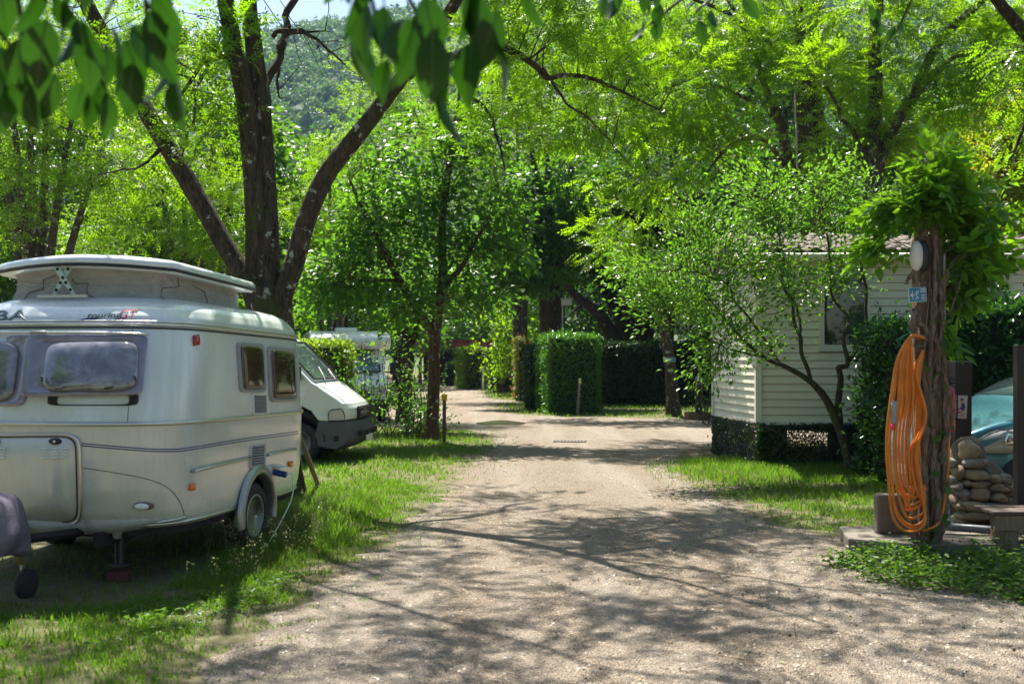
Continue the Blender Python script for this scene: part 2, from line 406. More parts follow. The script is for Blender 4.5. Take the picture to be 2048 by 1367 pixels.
# ---- gravel road
t = NT('fine_gravel'); v = t.pos('Object'); big = t.noise(.8, 4, .6, v); mid = t.noise(14, 5, .7, v)
vo = t.n('TexVoronoi'); vo.inputs['Scale'].default_value = 85; t.l(v, vo.inputs['Vector'])
vo2 = t.n('TexVoronoi'); vo2.inputs['Scale'].default_value = 33; t.l(v, vo2.inputs['Vector'])
grain = t.mix(t.ramp(vo.outputs['Color'], [(.2, (0, 0, 0)), (.9, (1, 1, 1))]), (.17, .128, .09), (.49, .40, .305))
col = t.mix(t.ramp(mid.outputs[0], [(.35, (0, 0, 0)), (.7, (.55, .55, .55))]), grain, (.26, .20, .14))
col = t.mix(t.ramp(big.outputs[0], [(.42, (0, 0, 0)), (.66, (.5, .5, .5))]), col, (.36, .30, .24))
fl = t.noise(26, 3, .7, v); fl2 = t.noise(75, 2, .6, v); col = t.mix(t.ramp(fl.outputs[0], [(.60, (0, 0, 0)), (.70, (.45, .45, .45))]), col, (.12, .088, .06)); col = t.mix(t.ramp(fl2.outputs[0], [(.60, (0, 0, 0)), (.68, (.8, .8, .8))]), col, (.50, .45, .38))
rut = t.noise(1.0, 4, .6, t.pos('Object', (1.5, .10, 1)), .4); col = t.mix(t.ramp(rut.outputs[0], [(.45, (0, 0, 0)), (.62, (.42, .42, .42))]), col, (.46, .405, .34))
t.set(base=col, rough=.93, spec=.2)
h = t.math('ADD', vo.outputs['Distance'], t.math('MULTIPLY', mid.outputs[0], .9)); t.bump(h, 1, .03); M_GRAVEL = t.m
ROAD = np.array([(-2.6, -6), (-2.2, 2), (-1.9, 4.5), (-1.67, 5.6), (-1.51, 7.1), (-1.25, 8.74), (-1.12, 10), (-.9, 12.1), (-.82, 14.1), (-.4, 18.7), (-.28, 21), (-.8, 23.3), (-2.2, 25), (-6, 26.5), (-14, 27.5),
    (-14, 31.5), (-5, 31), (-3.9, 36), (-4.2, 45), (-5.6, 64), (-9, 77), (-3, 77), (-2.3, 64), (-1.7, 52), (-1.0, 43), (-.4, 41), (1.6, 40.5), (1.6, 39.3), (-.6, 38.5), (-.7, 34), (.1, 30.7), (1.5, 29.2), (4, 28.6), (9, 27.8), (16, 27),
    (16, 21.5), (8, 21.2), (4.6, 20.8), (3.2, 18.5), (2.42, 15.6), (2.35, 14.1), (2.62, 11.7), (2.64, 10.3), (3.1, 9.75), (4.6, 9.6), (4.6, 9.0), (3.1, 8.9), (2.75, 8.4), (3.1, 7.7), (3.7, 7.15), (5, 6.7), (8, 6.2), (8, -6)], float)
def ragged(poly, step, amp, seed):
    g = np.random.default_rng(seed); out = []
    for a, b in zip(poly, np.roll(poly, -1, 0)):
        L = np.linalg.norm(b - a); n = max(1, int(L / step)); nr = np.array([-(b - a)[1], (b - a)[0]]) / (L + 1e-9)
        for k in range(n):
            p = a + (b - a) * k / n; out.append(p + nr * (amp * sines(p[0], p[1], .9, seed) + g.normal() * amp * .3))
    return np.array(out)
road_poly = ragged(ROAD, .10, .13, 5)
tag(obj('gravel_road', [(x, y, .004) for x, y in road_poly], [tuple(range(len(road_poly)))], M_GRAVEL), 'pale beige fine gravel lane running from the foreground to the far hedges', 'road', kind='structure')
def inside(x, y, poly):
    r = np.zeros(len(x), bool); q = np.roll(poly, 1, 0)
    for (ax, ay), (bx, by) in zip(poly, q):
        c = ((ay > y) != (by > y)); r ^= c & (x < (bx - ax) * (y - ay) / (by - ay + 1e-12) + ax)
    return r
def edge_dist(x, y, poly):
    d = np.full(len(x), 9e9)
    for a, b in zip(poly, np.roll(poly, 1, 0)):
        ab = b - a; tt = np.clip(((x - a[0]) * ab[0] + (y - a[1]) * ab[1]) / (ab @ ab + 1e-12), 0, 1)
        d = np.minimum(d, (x - a[0] - tt * ab[0]) ** 2 + (y - a[1] - tt * ab[1]) ** 2)
    return np.sqrt(d)
# ---- puddle and drain
pp = [GP(952 + 100 * (.5 + .5 * math.cos(a)), 846 + 4.5 * math.sin(a) * (1 + .3 * math.sin(3 * a))) for a in np.linspace(0, 6.28, 30)[:-1]]
t = NT('puddle_water'); t.set(base=(.035, .03, .022), rough=.22, spec=.35); t.bump(t.noise(6, 2, .5, t.pos()).outputs[0], .02)
tag(obj('puddle', [(p[0], p[1], .009) for p in pp], [tuple(range(len(pp)))], t.m), 'shallow dark puddle lying across the gravel crossroads', 'water', kind='structure')
dr = thing('drain_grate', 'small dark iron drain grate set in the gravel lane', 'drain', GP(1140, 883), R(-8))
M_IRON = mat('dark_iron', (.03, .027, .025), .7, .3, vary=.3)
obj('frame', cat(cbox((0, -.17, .012), (.66, .02, .012)), cbox((0, .17, .012), (.66, .02, .012)), cbox((-.33, 0, .012), (.02, .34, .012)), cbox((.33, 0, .012), (.02, .34, .012))), None, M_IRON, dr)
obj('sump', cbox((0, 0, .008), (.63, .32, .004)), None, M_DARKIN, dr)
b0 = obj('bar', cbox((0, 0, .0125), (.03, .32, .012)), None, M_CONC, dr, loc=(-.28, 0, 0))
for i in range(1, 9): dup(b0, dr, (-.28 + .07 * i, 0, 0))

# ---- grass, weeds, pebbles, litter
M_GRASS = leaf_mat('grass_blade', (.036, .095, .010), (.085, .175, .014), (.24, .50, .015), .45, .5, alt=((.25, .22, .10), .91, (.34, .32, .12)))
M_WEED = leaf_mat('weed_leaf', (.04, .10, .014), (.075, .16, .02), (.22, .44, .02), .42)
BLADE = (np.array([[-.5, 0, 0], [.5, 0, 0], [.4, .10, .5], [-.4, .10, .5], [.05, .34, 1], [-.05, .34, 1]]), np.array([[0, 1, 2, 3], [3, 2, 4, 5]]))
def frustum(x, y, m=60): 
    px = 1024 + x / y * FPX; return (px > -m) & (px < 2048 + m)
def grass_patch(n, x0, x1, y0, y1, hfun, wid, seed, keep=None):
    g = np.random.default_rng(seed); x = g.uniform(x0, x1, n); y = g.uniform(y0, y1, n)
    k = frustum(x, y); x, y = x[k], y[k]
    ins = inside(x, y, road_poly); d = edge_dist(x, y, road_poly); d[ins] *= -1
    pn = .5 + .5 * sines(x, y, 1.1, 3); fine = .5 + .5 * sines(x, y, .35, 8)
    p = np.clip(d / .5 + .5 * (pn - .3) + .5 * (fine - .5), .02, 1) * np.clip(1.3 * pn + .9 * fine - .55, .07, 1)
    p = np.where(d < 0, np.where(d > -.75, np.clip(fine * 1.6 - .85, 0, 1) * (1 + d / .75) * .7, 0), p)
    if keep is not None: p = p * keep(x, y)
    k = g.random(len(x)) < p; x, y, d = x[k], y[k], d[k]; n = len(x)
    h = hfun(x, y, d) * (.6 + .7 * g.random(n)); a = g.random(n) * 6.28
    f = np.stack([np.cos(a), np.sin(a), np.zeros(n)], -1); s_ = np.stack([-np.sin(a), np.cos(a), np.zeros(n)], -1)
    up = unit(np.stack([.35 * g.standard_normal(n), .35 * g.standard_normal(n), np.ones(n)], -1))
    Rm = np.stack([s_ * (wid * (.6 + .8 * g.random(n)) / h)[:, None], f, up], -1)
    return place(BLADE[0], BLADE[1], np.stack([x, y, np.zeros(n)], -1), Rm, h)
cvm = lambda x, y: 1 - .88 * ((np.abs((x + 3.31) * .99 - (y - 9.18) * .137) < .95) & (np.abs((x + 3.31) * .137 + (y - 9.18) * .99 + .25) < 1.95))   # thin under the caravan
def h_left(x, y, d):
    tall = np.exp(-((x + 2.15 - .05 * (y - 10)) ** 2 / .35 + (y - 10.2) ** 2 / 5)); return .020 + .022 * (.5 + .5 * sines(x, y, .8, 4)) ** 2 + .022 * np.clip(d, 0, 1) + .15 * tall
parts = [grass_patch(120000, -5.2, -1., 4.6, 9, h_left, .006, 1, cvm), grass_patch(75000, -4.2, -.6, 9, 14, h_left, .008, 2, cvm),
         grass_patch(60000, -6, .2, 14, 24, lambda x, y, d: .045 + .035 * np.clip(d, 0, 1), .011, 3),
         grass_patch(60000, 2.0, 5.2, 9.6, 17, lambda x, y, d: .035 + .03 * np.clip(d, 0, 1) + .05 * (y > 13.6), .008, 4),
         grass_patch(9000, 2.4, 5.2, 6.6, 8.75, lambda x, y, d: .05 + .04 * np.clip(d, 0, 1), .007, 7), grass_patch(26000, -6, 9, 28, 46, lambda x, y, d: .09 + .03 * np.clip(d, 0, 1), .022, 5),
         grass_patch(14000, -8, 3, 42, 70, lambda x, y, d: .12 + 0 * x, .035, 6)]
V, F = merge(parts); tag(obj('grass', V, F, M_GRASS), 'sunlit green grass along both sides of the gravel lane', 'grass', kind='stuff')
# taller tufts with pale seed heads beside the caravan wheel
g = np.random.default_rng(9); n = 210; c = np.stack([-2.05 + g.normal(0, .22, n), 9.1 + g.normal(0, .9, n), np.zeros(n)], -1)
tip = c + np.stack([g.normal(0, .09, n), g.normal(0, .09, n), g.uniform(.18, .42, n)], -1)
tv, tf, C = twigs(c, tip, .0016, .0007, g, .02)
k = np.repeat(np.arange(n), 9); hp = tip[k] - np.array([0, 0, 1.]) * (g.random(len(k)) * .1)[:, None] + g.standard_normal((len(k), 3)) * .015
hv, hf = place(LEAF4[0], LEAF4[1], hp, frames(rand_dirs(len(k), g) + np.array([0, 0, .5]), rand_dirs(len(k), g)), .014 + .008 * g.random(len(k)))
M_SEED = leaf_mat('seed_head', (.13, .16, .06), (.26, .26, .13), (.32, .34, .15), .4)
V, F = merge([(tv, tf), (hv, hf)]); tag(obj('seeding_grass', V, F, M_SEED), 'tall pale seeding grass stalks beside the caravan wheel', 'grass', kind='stuff')
def weeds(n, pts, size, seed, hgt=.12):
    g = np.random.default_rng(seed); i = g.integers(0, len(pts), n); c = pts[i]
    pos = c + g.standard_normal((n, 3)) * .06; pos[:, 2] = np.abs(g.normal(0, hgt * .6, n)) + .01
    a = g.standard_normal((n, 3)); a[:, 2] = .2 * a[:, 2] + .15
    return place(LEAF6[0], LEAF6[1], pos, frames(a, np.array([0, 0, 1.]) + .4 * g.standard_normal((n, 3))), size * (.5 + g.random(n)))
g = np.random.default_rng(4)
def spots(poly_px, n):
    q = np.array([GP(*p)[:2] for p in poly_px]); lo, hi = q.min(0), q.max(0); c = g.uniform(lo, hi, (n * 6, 2)); c = c[inside(c[:, 0], c[:, 1], q)][:n]
    return np.hstack([c, np.zeros((len(c), 1))])
W1 = spots([(1650, 1128), (1760, 1114), (1850, 1118), (2100, 1100), (2130, 1215), (1990, 1205), (1850, 1180), (1700, 1150)], 170)
W2 = spots([(1690, 905), (1790, 900), (1790, 985), (1600, 960), (1500, 930)], 150); W3 = spots([(250, 1210), (560, 1160), (640, 1130), (480, 1250), (200, 1300)], 60)
V, F = merge([weeds(4600, W1, .05, 1, .12), weeds(2600, W2, .05, 2, .08), weeds(700, W3, .04, 3, .04)])
tag(obj('weeds', V, F, M_WEED), 'low broad-leaved green weeds growing at the foot of the vine post', 'weeds', kind='stuff')
OCT = (np.array([[1, 0, 0], [0, 1, 0], [-1, 0, 0], [0, -1, 0], [0, 0, .7], [0, 0, -.7]]), np.array([[0, 1, 4], [1, 2, 4], [2, 3, 4], [3, 0, 4]]))
n = 26000; y = 4.4 + 11 * g.random(n) ** 1.5; x = g.uniform(-1, 1, n) * y * .56; k = inside(x, y, road_poly) & frustum(x, y); x, y = x[k], y[k]; n = len(x)
V, F = place(OCT[0], OCT[1], np.stack([x, y, np.full(n, .004)], -1), frames(np.stack([g.normal(size=n), g.normal(size=n), .2 * g.normal(size=n)], -1), np.array([0, 0, 1.]) + .3 * g.standard_normal((n, 3))), .0035 + .011 * g.random(n) ** 4)
t = NT('pebble'); gg = t.n('NewGeometry'); t.set(base=t.ramp(gg.outputs['Random Per Island'], [(0, (.06, .045, .035)), (.45, (.2, .16, .12)), (.75, (.36, .30, .235)), (1, (.55, .50, .43))]), rough=.85)
tag(obj('gravel', V, F, t.m), 'loose small pebbles scattered over the lane', 'gravel', kind='stuff')
n = 1500; y = np.concatenate([4.6 + 9 * g.random(700) ** 1.4, 4.6 + 4.5 * g.random(800)]); x = np.concatenate([g.uniform(-.45, .55, 700) * y[:700], g.uniform(1.2, 4.6, 800)])
V, F = place(LEAF6[0], LEAF6[1], np.stack([x, y, .008 + .008 * g.random(n)], -1), frames(np.stack([g.normal(size=n), g.normal(size=n), .1 * g.normal(size=n)], -1), np.array([0, 0, 1.]) + .35 * g.standard_normal((n, 3))), .012 + .03 * g.random(n) ** 2)
t = NT('dead_leaf'); gg = t.n('NewGeometry'); t.set(base=t.ramp(gg.outputs['Random Per Island'], [(0, (.05, .03, .018)), (.5, (.16, .09, .045)), (.85, (.26, .19, .10)), (1, (.10, .14, .03))]), rough=.8)
k2 = 60; p0 = np.stack([g.uniform(-1, 4, k2), 5 + 8 * g.random(k2), np.full(k2, .012)], -1); an = g.random(k2) * 6.28; p1 = p0 + np.stack([np.cos(an), np.sin(an), 0 * an], -1) * (.06 + .16 * g.random((k2, 1)))
tv, tf, _ = twigs(p0, p1, .004, .002, g, .02)
V, F = merge([(V, F), (tv, tf)])
tag(obj('leaf_litter', V, F, t.m), 'dead leaves and twigs strewn over the gravel', 'leaf litter', kind='stuff')

# ---- hill with its far wood
def hill_z(x, y):
    q = np.clip((y - 140) / 380, 0, 1); q = q * q * (3 - 2 * q)
    return q * (158 + 10 * np.sin(x / 70 + 1) + .11 * (x + 96) * (x > -96) * np.clip(1 - x / 500, 0, 1)) + q * 5 * sines(x, y, 130, 6)
xs = np.linspace(-520, 520, 66); ys = np.linspace(130, 640, 42); X, Y = np.meshgrid(xs, ys)
V = np.stack([X, Y, hill_z(X, Y) - .5], -1).reshape(-1, 3); nx = len(xs)
F = np.array([[j * nx + i, j * nx + i + 1, (j + 1) * nx + i + 1, (j + 1) * nx + i] for j in range(len(ys) - 1) for i in range(nx - 1)])
M_HILL = mat('wooded_slope_soil', (.03, .06, .02), .95, vary=.4, vs=.03, c2=(.06, .09, .03))
tag(obj('hill', V, F, M_HILL, smooth=True), 'high wooded hillside rising far behind the campsite', 'hill', kind='structure')
def far_wood():
    g = np.random.default_rng(21); n = 7000; y = g.uniform(170, 530, n); x = g.uniform(-.56, .56, n) * y; px = 1024 + x / y * FPX
    dense = (px > 480) & (px < 800); k = dense | (g.random(n) < .45); x, y, dense = x[k], y[k], dense[k]; parts = []
    for want, m, lob in ((True, 150, 6), (False, 45, 4)):
        i = np.where(dense == want)[0]; r = g.uniform(3.0, 5.6, len(i)); con = g.random(len(i)) < .16
        z = hill_z(x[i], y[i]); c = np.stack([x[i], y[i], z + r * 1.0], -1)
        idx = np.repeat(np.arange(len(i)), m); d = rand_dirs(len(idx), g); d[:, 2] = np.abs(d[:, 2]) * 1.1 - .25
        lc = rand_dirs(len(i) * lob, g).reshape(len(i), lob, 3) * .55; lc[..., 2] = np.abs(lc[..., 2]) * .8
        pos = lc[idx, g.integers(0, lob, len(idx))] + d * .5; cz = con[idx]
        hh = (pos[:, 2] + .2) / 1.3; pos[cz, 0] *= np.clip(.8 - .6 * hh[cz], .05, 1); pos[cz, 1] *= np.clip(.8 - .6 * hh[cz], .05, 1); pos[cz, 2] *= 1.8
        pos = c[idx] + pos * r[idx][:, None]
        parts.append(place(LEAF4[0] * [1.3, 1, 1], LEAF4[1], pos, frames(rand_dirs(len(idx), g), d + .3 * g.standard_normal(d.shape)), (1.1 if want else 1.9) * (.6 + .7 * g.random(len(idx)))))
    return merge(parts)
L_FAR = leaf_mat('far_wood_leaf', (.025, .07, .02), (.085, .19, .03), (.16, .34, .02), .3, .6)
V, F = far_wood(); tag(obj('far_wood', V, F, L_FAR), 'green wood covering the distant hillside', 'wood', kind='stuff')

# ================================================================== TREES
def px_stem(rows): return [tuple(P(a, b, d)) + (r,) for a, b, d, r in rows]
def LB(px, py, D, rx, ry, rz, n): c = P(px, py, D); return (c[0], c[1], c[2], rx, ry, rz, n)
D = 12.6
st = [px_stem([(552, 995, D, .40), (549, 930, D, .33), (545, 800, D, .295), (541, 650, D, .28), (536, 575, D, .27)]),
      px_stem([(525, 640, D, 0.160), (505, 585, D, 0.132), (470, 525, D, 0.120), (400, 405, D, 0.116), (330, 285, D, 0.112), (270, 185, D, 0.104), (213, 85, D, 0.096), (140, -60, D - .3, 0.080), (40, -300, D - .8, 0.056), (-60, -560, D - 1.2, 0.024)]),
      px_stem([(528, 640, D + .05, 0.176), (514, 540, D + .05, 0.140), (510, 400, D, 0.128), (492, 210, D - .1, 0.116), (466, 85, D - .2, 0.108), (446, -40, D - .3, 0.100), (410, -320, D - .8, 0.080), (380, -700, D - 1.6, 0.032)]),
      px_stem([(545, 640, D - .02, 0.160), (540, 560, D + .05, 0.136), (534, 400, D + .1, 0.128), (522, 210, D + .1, 0.120), (507, 85, D + .15, 0.108), (496, -40, D + .2, 0.096), (510, -320, D + .5, 0.072), (560, -700, D + 1, 0.032)]),
      px_stem([(550, 650, D, 0.160), (565, 590, D, 0.132), (590, 520, D, 0.124), (612, 440, D, 0.120), (652, 350, D, 0.116), (722, 262, D - .1, 0.104), (795, 165, D - .2, 0.092), (860, 80, D - .4, 0.080), (930, -30, D - .8, 0.060), (985, -160, D - 1.3, .045), (1010, -270, D - 1.2, .03), (1150, -420, D - 2.4, 0.016)]),
      px_stem([(800, 160, D - .2, .07), (880, 118, D - .3, .06), (990, 96, D - .2, .055), (1060, 118, D, .045), (1105, 150, D + .2, .035), (1200, 165, D + .5, .025), (1320, 220, D + .8, .012)]),
      px_stem([(1085, 136, D + .1, .022), (1130, 200, D + .3, .016), (1200, 260, D + .5, .010), (1260, 330, D + .7, .005)]),
      px_stem([(880, 118, D - .3, .03), (940, 190, D - .2, .022), (985, 240, D, .018), (1010, 340, D, .010)]),
      px_stem([(528, 260, D + .15, .06), (540, 170, D + .3, .055), (562, 80, D + .5, .05), (590, 10, D + .6, .045), (640, -120, D + .9, .03)]),
      px_stem([(545, 75, D + .4, .035), (560, 62, D + .4, .03), (600, 62, D + .4, .026), (640, 85, D + .5, .02), (690, 130, D + .6, .012)]),
      px_stem([(562, 65, D + .4, .02), (600, 66, D + .45, .018), (650, 62, D + .5, .008)]),
      px_stem([(556, 90, D + .4, .02), (558, 140, D + .4, .016), (556, 190, D + .4, .012), (575, 195, D + .4, .006)]),
      px_stem([(462, 110, D - .1, .035), (430, 118, D - .1, .03), (395, 140, D - .1, .026), (365, 185, D, .02), (345, 240, D, .010)]),
      px_stem([(418, 130, D - .1, .024), (392, 180, D - .1, .02), (385, 240, D - .1, .014), (365, 310, D, .008)]),
      px_stem([(325, 290, D, .03), (300, 320, D - .2, .02), (250, 340, D - .4, .012), (190, 350, D - .6, .006)]),
      px_stem([(60, -260, D - .7, .03), (180, -380, D - 1.8, .025), (300, -420, D - 3, .02), (560, -680, D - 3.6, .014), (700, -700, D - 4.5, .008)]),
      px_stem([(440, -100, D - .4, .03), (560, -340, D - 1.6, .025), (800, -500, D - 3, .02), (980, -680, D - 3.2, .014), (1300, -700, D - 4, .008)]),
      px_stem([(930, -30, D - .8, .03), (1060, -190, D - 1.0, .025), (1200, -250, D - 1.5, .02), (1330, -390, D - 1.6, .014), (1500, -420, D - 2.2, .008)]),
      [tuple(P(930, -30, D - .8)) + (.05,), (.2, 13.6, 8.3, .04), (1.4, 15.3, 9.2, .02)], [tuple(P(496, -40, D + .2)) + (.06,), (-2.2, 15.2, 8.8, .05), (-1.4, 17, 9.6, .02)]]
lob = [(-5.2, 11.6, 8.2, 2.4, 2.6, 1.6, 38), (-3.2, 11.4, 9.6, 2.6, 2.8, 1.8, 38), (-.9, 10.6, 7.6, 2.4, 2.2, .9, 29), (1.2, 10.4, 7.3, 2.2, 2.2, .8, 27), (-2.6, 14.5, 9, 2.6, 2.2, 1.6, 26),
       (-2.2, 8.6, 7.2, 2.6, 1.6, .9, 22), (.4, 13.4, 8.0, 2, 1.8, .8, 20), (2.6, 11.2, 7.6, 1.7, 1.5, .9, 18), (0, 8.4, 7.0, 2.6, 1.5, .8, 20),
       LB(300, 60, 12.2, 1.1, 1, .6, 14), LB(380, 210, 12.4, .7, .8, .8, 10), LB(420, 60, 12.2, .7, .7, .5, 8), LB(120, 60, 12, .9, .9, .7, 12),
       (-.2, 14.6, 8.8, 1.9, 1.5, .9, 28), (1.5, 15.4, 9.5, 1.9, 1.6, .9, 22), (-1.6, 16.8, 9.8, 1.8, 1.6, .9, 12), (2.4, 13.6, 8.8, 1.4, 1.4, .8, 18), LB(1100, 60, 12.8, 1.0, .8, .7, 20), LB(1260, 170, 13.2, .8, .7, .6, 16), LB(1000, 260, 12.6, .35, .4, .5, 6), LB(960, 40, 12.4, .7, .6, .5, 10)]
g = np.random.default_rng(77)      # bare dead twigs in the gap
b0 = np.array([P(*p, D + .45) for p in [(600, 62), (640, 85), (660, 105), (575, 70), (620, 66), (556, 150), (558, 180), (650, 62), (590, 64), (680, 120)] * 3])
b1 = b0 + np.stack([g.normal(.12, .25, len(b0)), g.normal(0, .3, len(b0)), g.normal(-.1, .5, len(b0))], -1)
tree('robinia_tree', 'large four-limbed furrowed tree with lichen on its bark, behind the caravan', st, lob, BARK, L_ROB, PIN6, .27, 20, .30, 3, seg=26, furrow=.03, bare=(b0, b1), tipf=.3)

# middle tree beside the yellow-topped post
D = 21
st = [px_stem([(862, 882, D, .2), (864, 850, D, .145), (868, 760, D, .125), (870, 670, D, .12), (884, 560, D, .095), (886, 430, D, .08), (900, 320, D, .07), (920, 180, D, .03)]),
      px_stem([(868, 670, D, .11), (835, 620, D - .2, .09), (790, 545, D - .5, .07), (740, 450, D - .8, .05), (700, 360, D - 1, .02)]),
      px_stem([(880, 590, D, .07), (930, 520, D - .3, .05), (980, 430, D - .5, .03)]), px_stem([(800, 560, D - .4, .05), (730, 560, D - .8, .03), (660, 540, D - 1.2, .015)])]
lob = [LB(770, 430, D - .5, 1.5, 1.3, 1.2, 64), LB(700, 530, D - .8, 1.2, 1.0, .8, 40), LB(880, 420, D, 1.3, 1.2, 1.4, 54), LB(990, 490, D - .4, .9, .9, 1.0, 34), LB(830, 290, D, 1.7, 1.2, 1.0, 38), LB(650, 590, D - 1, .8, .7, .5, 22), LB(930, 300, D, 1.0, .9, .7, 18), LB(1030, 400, D, .6, .7, .5, 10), LB(790, 610, D - .8, .9, .8, .4, 26), LB(960, 590, D - .2, .7, .7, .5, 18)]
tree('maple_tree', 'slender reddish-trunked tree with dark maple leaves beside the yellow-topped post', st, lob, BARKR, L_MAP, MAPLE, .13, 30, .38, 5, flat=.7, seg=16, tipf=.4)
D = 24
st = [px_stem([(806, 845, D, .2), (812, 760, D, .16), (816, 700, D, .15), (800, 640, D, .09), (770, 560, D, .05)]), px_stem([(816, 705, D, .11), (835, 640, D, .08), (842, 540, D, .05)])]
tree('forked_tree', 'dark forked trunk standing between the motorhome and the reddish-trunked tree', st, [LB(760, 570, D, 1.2, 1, .7, 40), LB(850, 560, D, 1, 1, .8, 30), LB(800, 660, D, .8, .6, .3, 8)], BARKD, L_MAP, MAPLE, .14, 30, .45, 8, flat=.7)

# robinias behind the mobile home
D = 24
st = [px_stem([(1622, 880, D, .3), (1616, 600, D, .26), (1613, 330, D, .23), (1606, 200, D, .2), (1603, 120, D, .17), (1590, -60, D, .1), (1560, -300, D, .04)]),
      px_stem([(1625, 560, D, .17), (1640, 320, D, .16), (1631, 180, D, .15), (1628, 60, D, .12), (1660, -150, D, .05)]),
      px_stem([(1610, 420, D, .13), (1578, 330, D, .13), (1560, 245, D - .2, .11), (1535, 185, D - .4, .08), (1490, 60, D - .8, .05), (1430, -40, D - 1, .03)]),
      px_stem([(1600, 390, D, .08), (1565, 325, D - .3, .07), (1525, 278, D - .6, .06), (1470, 285, D - 1, .05), (1425, 330, D - 1.4, .03), (1380, 400, D - 1.8, .015)]),
      px_stem([(1510, 205, D - .5, .05), (1420, 170, D - 1.2, .04), (1330, 180, D - 2, .025), (1240, 230, D - 2.6, .012)]),
      px_stem([(1600, 150, D, .07), (1480, 40, D - 1, .05), (1330, -10, D - 2, .03), (1180, 20, D - 3, .015)])]
lob = [LB(1440, 60, D - 1, 2.6, 1.5, 1.6, 80), LB(1300, 150, D - 2, 1.9, 1.4, 1.2, 62), LB(1170, 240, D - 2.6, 1.6, 1.2, .9, 34), LB(1420, 270, D - 1.4, 1.6, 1, .8, 40), LB(1600, -40, D, 2.2, 1.6, 1.5, 44), LB(1300, 380, D - 1.8, 1.3, .9, .8, 24), LB(1150, 80, D - 2.6, 1.6, 1.2, 1.1, 44),
       LB(1220, 480, D - 1.6, .9, .8, .6, 15), LB(1680, 170, D - .8, 1.0, .8, .9, 18), LB(1050, 160, D - 2.4, 1.0, .9, .9, 24), LB(1510, 150, D - 1.2, 1.2, .8, .8, 24)]
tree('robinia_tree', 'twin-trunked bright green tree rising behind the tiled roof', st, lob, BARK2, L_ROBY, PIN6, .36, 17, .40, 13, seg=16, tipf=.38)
D = 21.5
st = [px_stem([(1742, 900, D, .24), (1744, 600, D, .2), (1745, 300, D, .17), (1752, 180, D, .15), (1750, 60, D, .12), (1770, -150, D, .06)]),
      px_stem([(1748, 380, D, .12), (1772, 290, D, .115), (1830, 180, D - .3, .10), (1882, 80, D - .6, .085), (1990, -25, D - 1, .07), (2120, -180, D - 1.6, .03)]),
      px_stem([(1746, 330, D, .06), (1705, 265, D - .2, .05), (1650, 170, D - .5, .03)]), px_stem([(1835, 175, D - .3, .05), (1920, 110, D - .8, .04), (2030, 130, D - 1.4, .02)]), px_stem([(1790, 260, D, .04), (1870, 150, D - .5, .03), (1960, 120, D - 1, .015)])]
lob = [LB(1780, 20, D, 2.0, 1.4, 1.4, 58), LB(1920, 150, D - .8, 1.4, 1.1, 1.1, 48), LB(1700, 130, D - .4, 1.2, 1, 1.2, 34), LB(1850, 260, D, 1.2, 1, .8, 34), LB(2010, 30, D - 1, 1.5, 1.2, 1.1, 40), LB(1700, 300, D + .2, 1.0, .9, .8, 24), LB(2080, 220, D - .5, 1.1, 1, 1.2, 30)]
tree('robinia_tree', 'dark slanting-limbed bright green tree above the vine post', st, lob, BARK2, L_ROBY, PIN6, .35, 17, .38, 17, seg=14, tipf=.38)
# overhanging tree at the upper right, its trunk out of frame
D = 13
st = [[(8.2, 13, 0, .3), (8, 13, 3, .25), (7.6, 12.8, 6, .2), (7, 12.5, 8.5, .12), (6.4, 12.4, 10, .05)], [(7.9, 13, 4.2, .13), (6.9, 12.6, 5.3, .1), (6.2, 12.4, 6, .07), (4.6, 12, 7.4, .04), (3, 11.6, 8, .02)], [(7.4, 12.7, 6.5, .1), (5.2, 10.6, 8, .06), (3.6, 9, 8.6, .02)], [(7.3, 12.8, 5, .05), (6.6, 12.5, 4.9, .035), (6.2, 12.4, 4.2, .015)]]
lob = [(6.4, 12.2, 8.2, 2.4, 2, 1.3, 40), (3.8, 11.4, 8.6, 2, 2, 1, 26), (4.6, 9.2, 8.2, 2, 1.6, 1, 24), (6.5, 12.4, 5.5, .55, .7, .7, 9), (7, 12.6, 4.6, .5, .6, .5, 6), (3.2, 13.6, 8.6, 1.6, 1.6, .9, 20), (6.8, 9.4, 8, 1.8, 1.6, 1, 24)]
tree('robinia_tree', 'darker shaded branches hanging in from the upper right corner', st, lob, BARKD, L_ROB, PIN6, .28, 18, .30, 23, tipf=.3)

# plum tree before the mobile home
D = 15.0
st = [px_stem([(1704, 950, D, .10), (1697, 915, D, .085), (1688, 880, D, .078), (1672, 838, D, .072), (1650, 795, D, .06), (1620, 762, D - .1, .05), (1575, 735, D - .2, .04), (1530, 715, D - .3, .034), (1480, 672, D - .5, .025), (1420, 600, D - .7, .014)]),
      px_stem([(1680, 858, D, .05), (1676, 800, D, .05), (1684, 745, D, .045), (1692, 725, D, .042), (1683, 690, D, .03), (1690, 640, D, .026), (1672, 590, D, .02), (1655, 480, D, .015), (1640, 380, D, .008)]),
      px_stem([(1690, 735, D, .036), (1716, 690, D, .03), (1728, 640, D, .026), (1728, 560, D, .022), (1738, 450, D, .015), (1735, 350, D, .008)]),
      px_stem([(1622, 764, D, .034), (1606, 700, D, .03), (1585, 640, D, .026), (1575, 570, D, .02), (1560, 480, D, .014), (1545, 400, D, .007)]),
      px_stem([(1600, 690, D, .02), (1598, 630, D, .018), (1580, 590, D, .014)]), px_stem([(1560, 728, D, .025), (1500, 640, D - .4, .02), (1440, 560, D - .7, .014), (1360, 540, D - .9, .007)]), px_stem([(1530, 715, D - .3, .02), (1440, 690, D - .7, .014), (1340, 640, D - 1, .008)])]
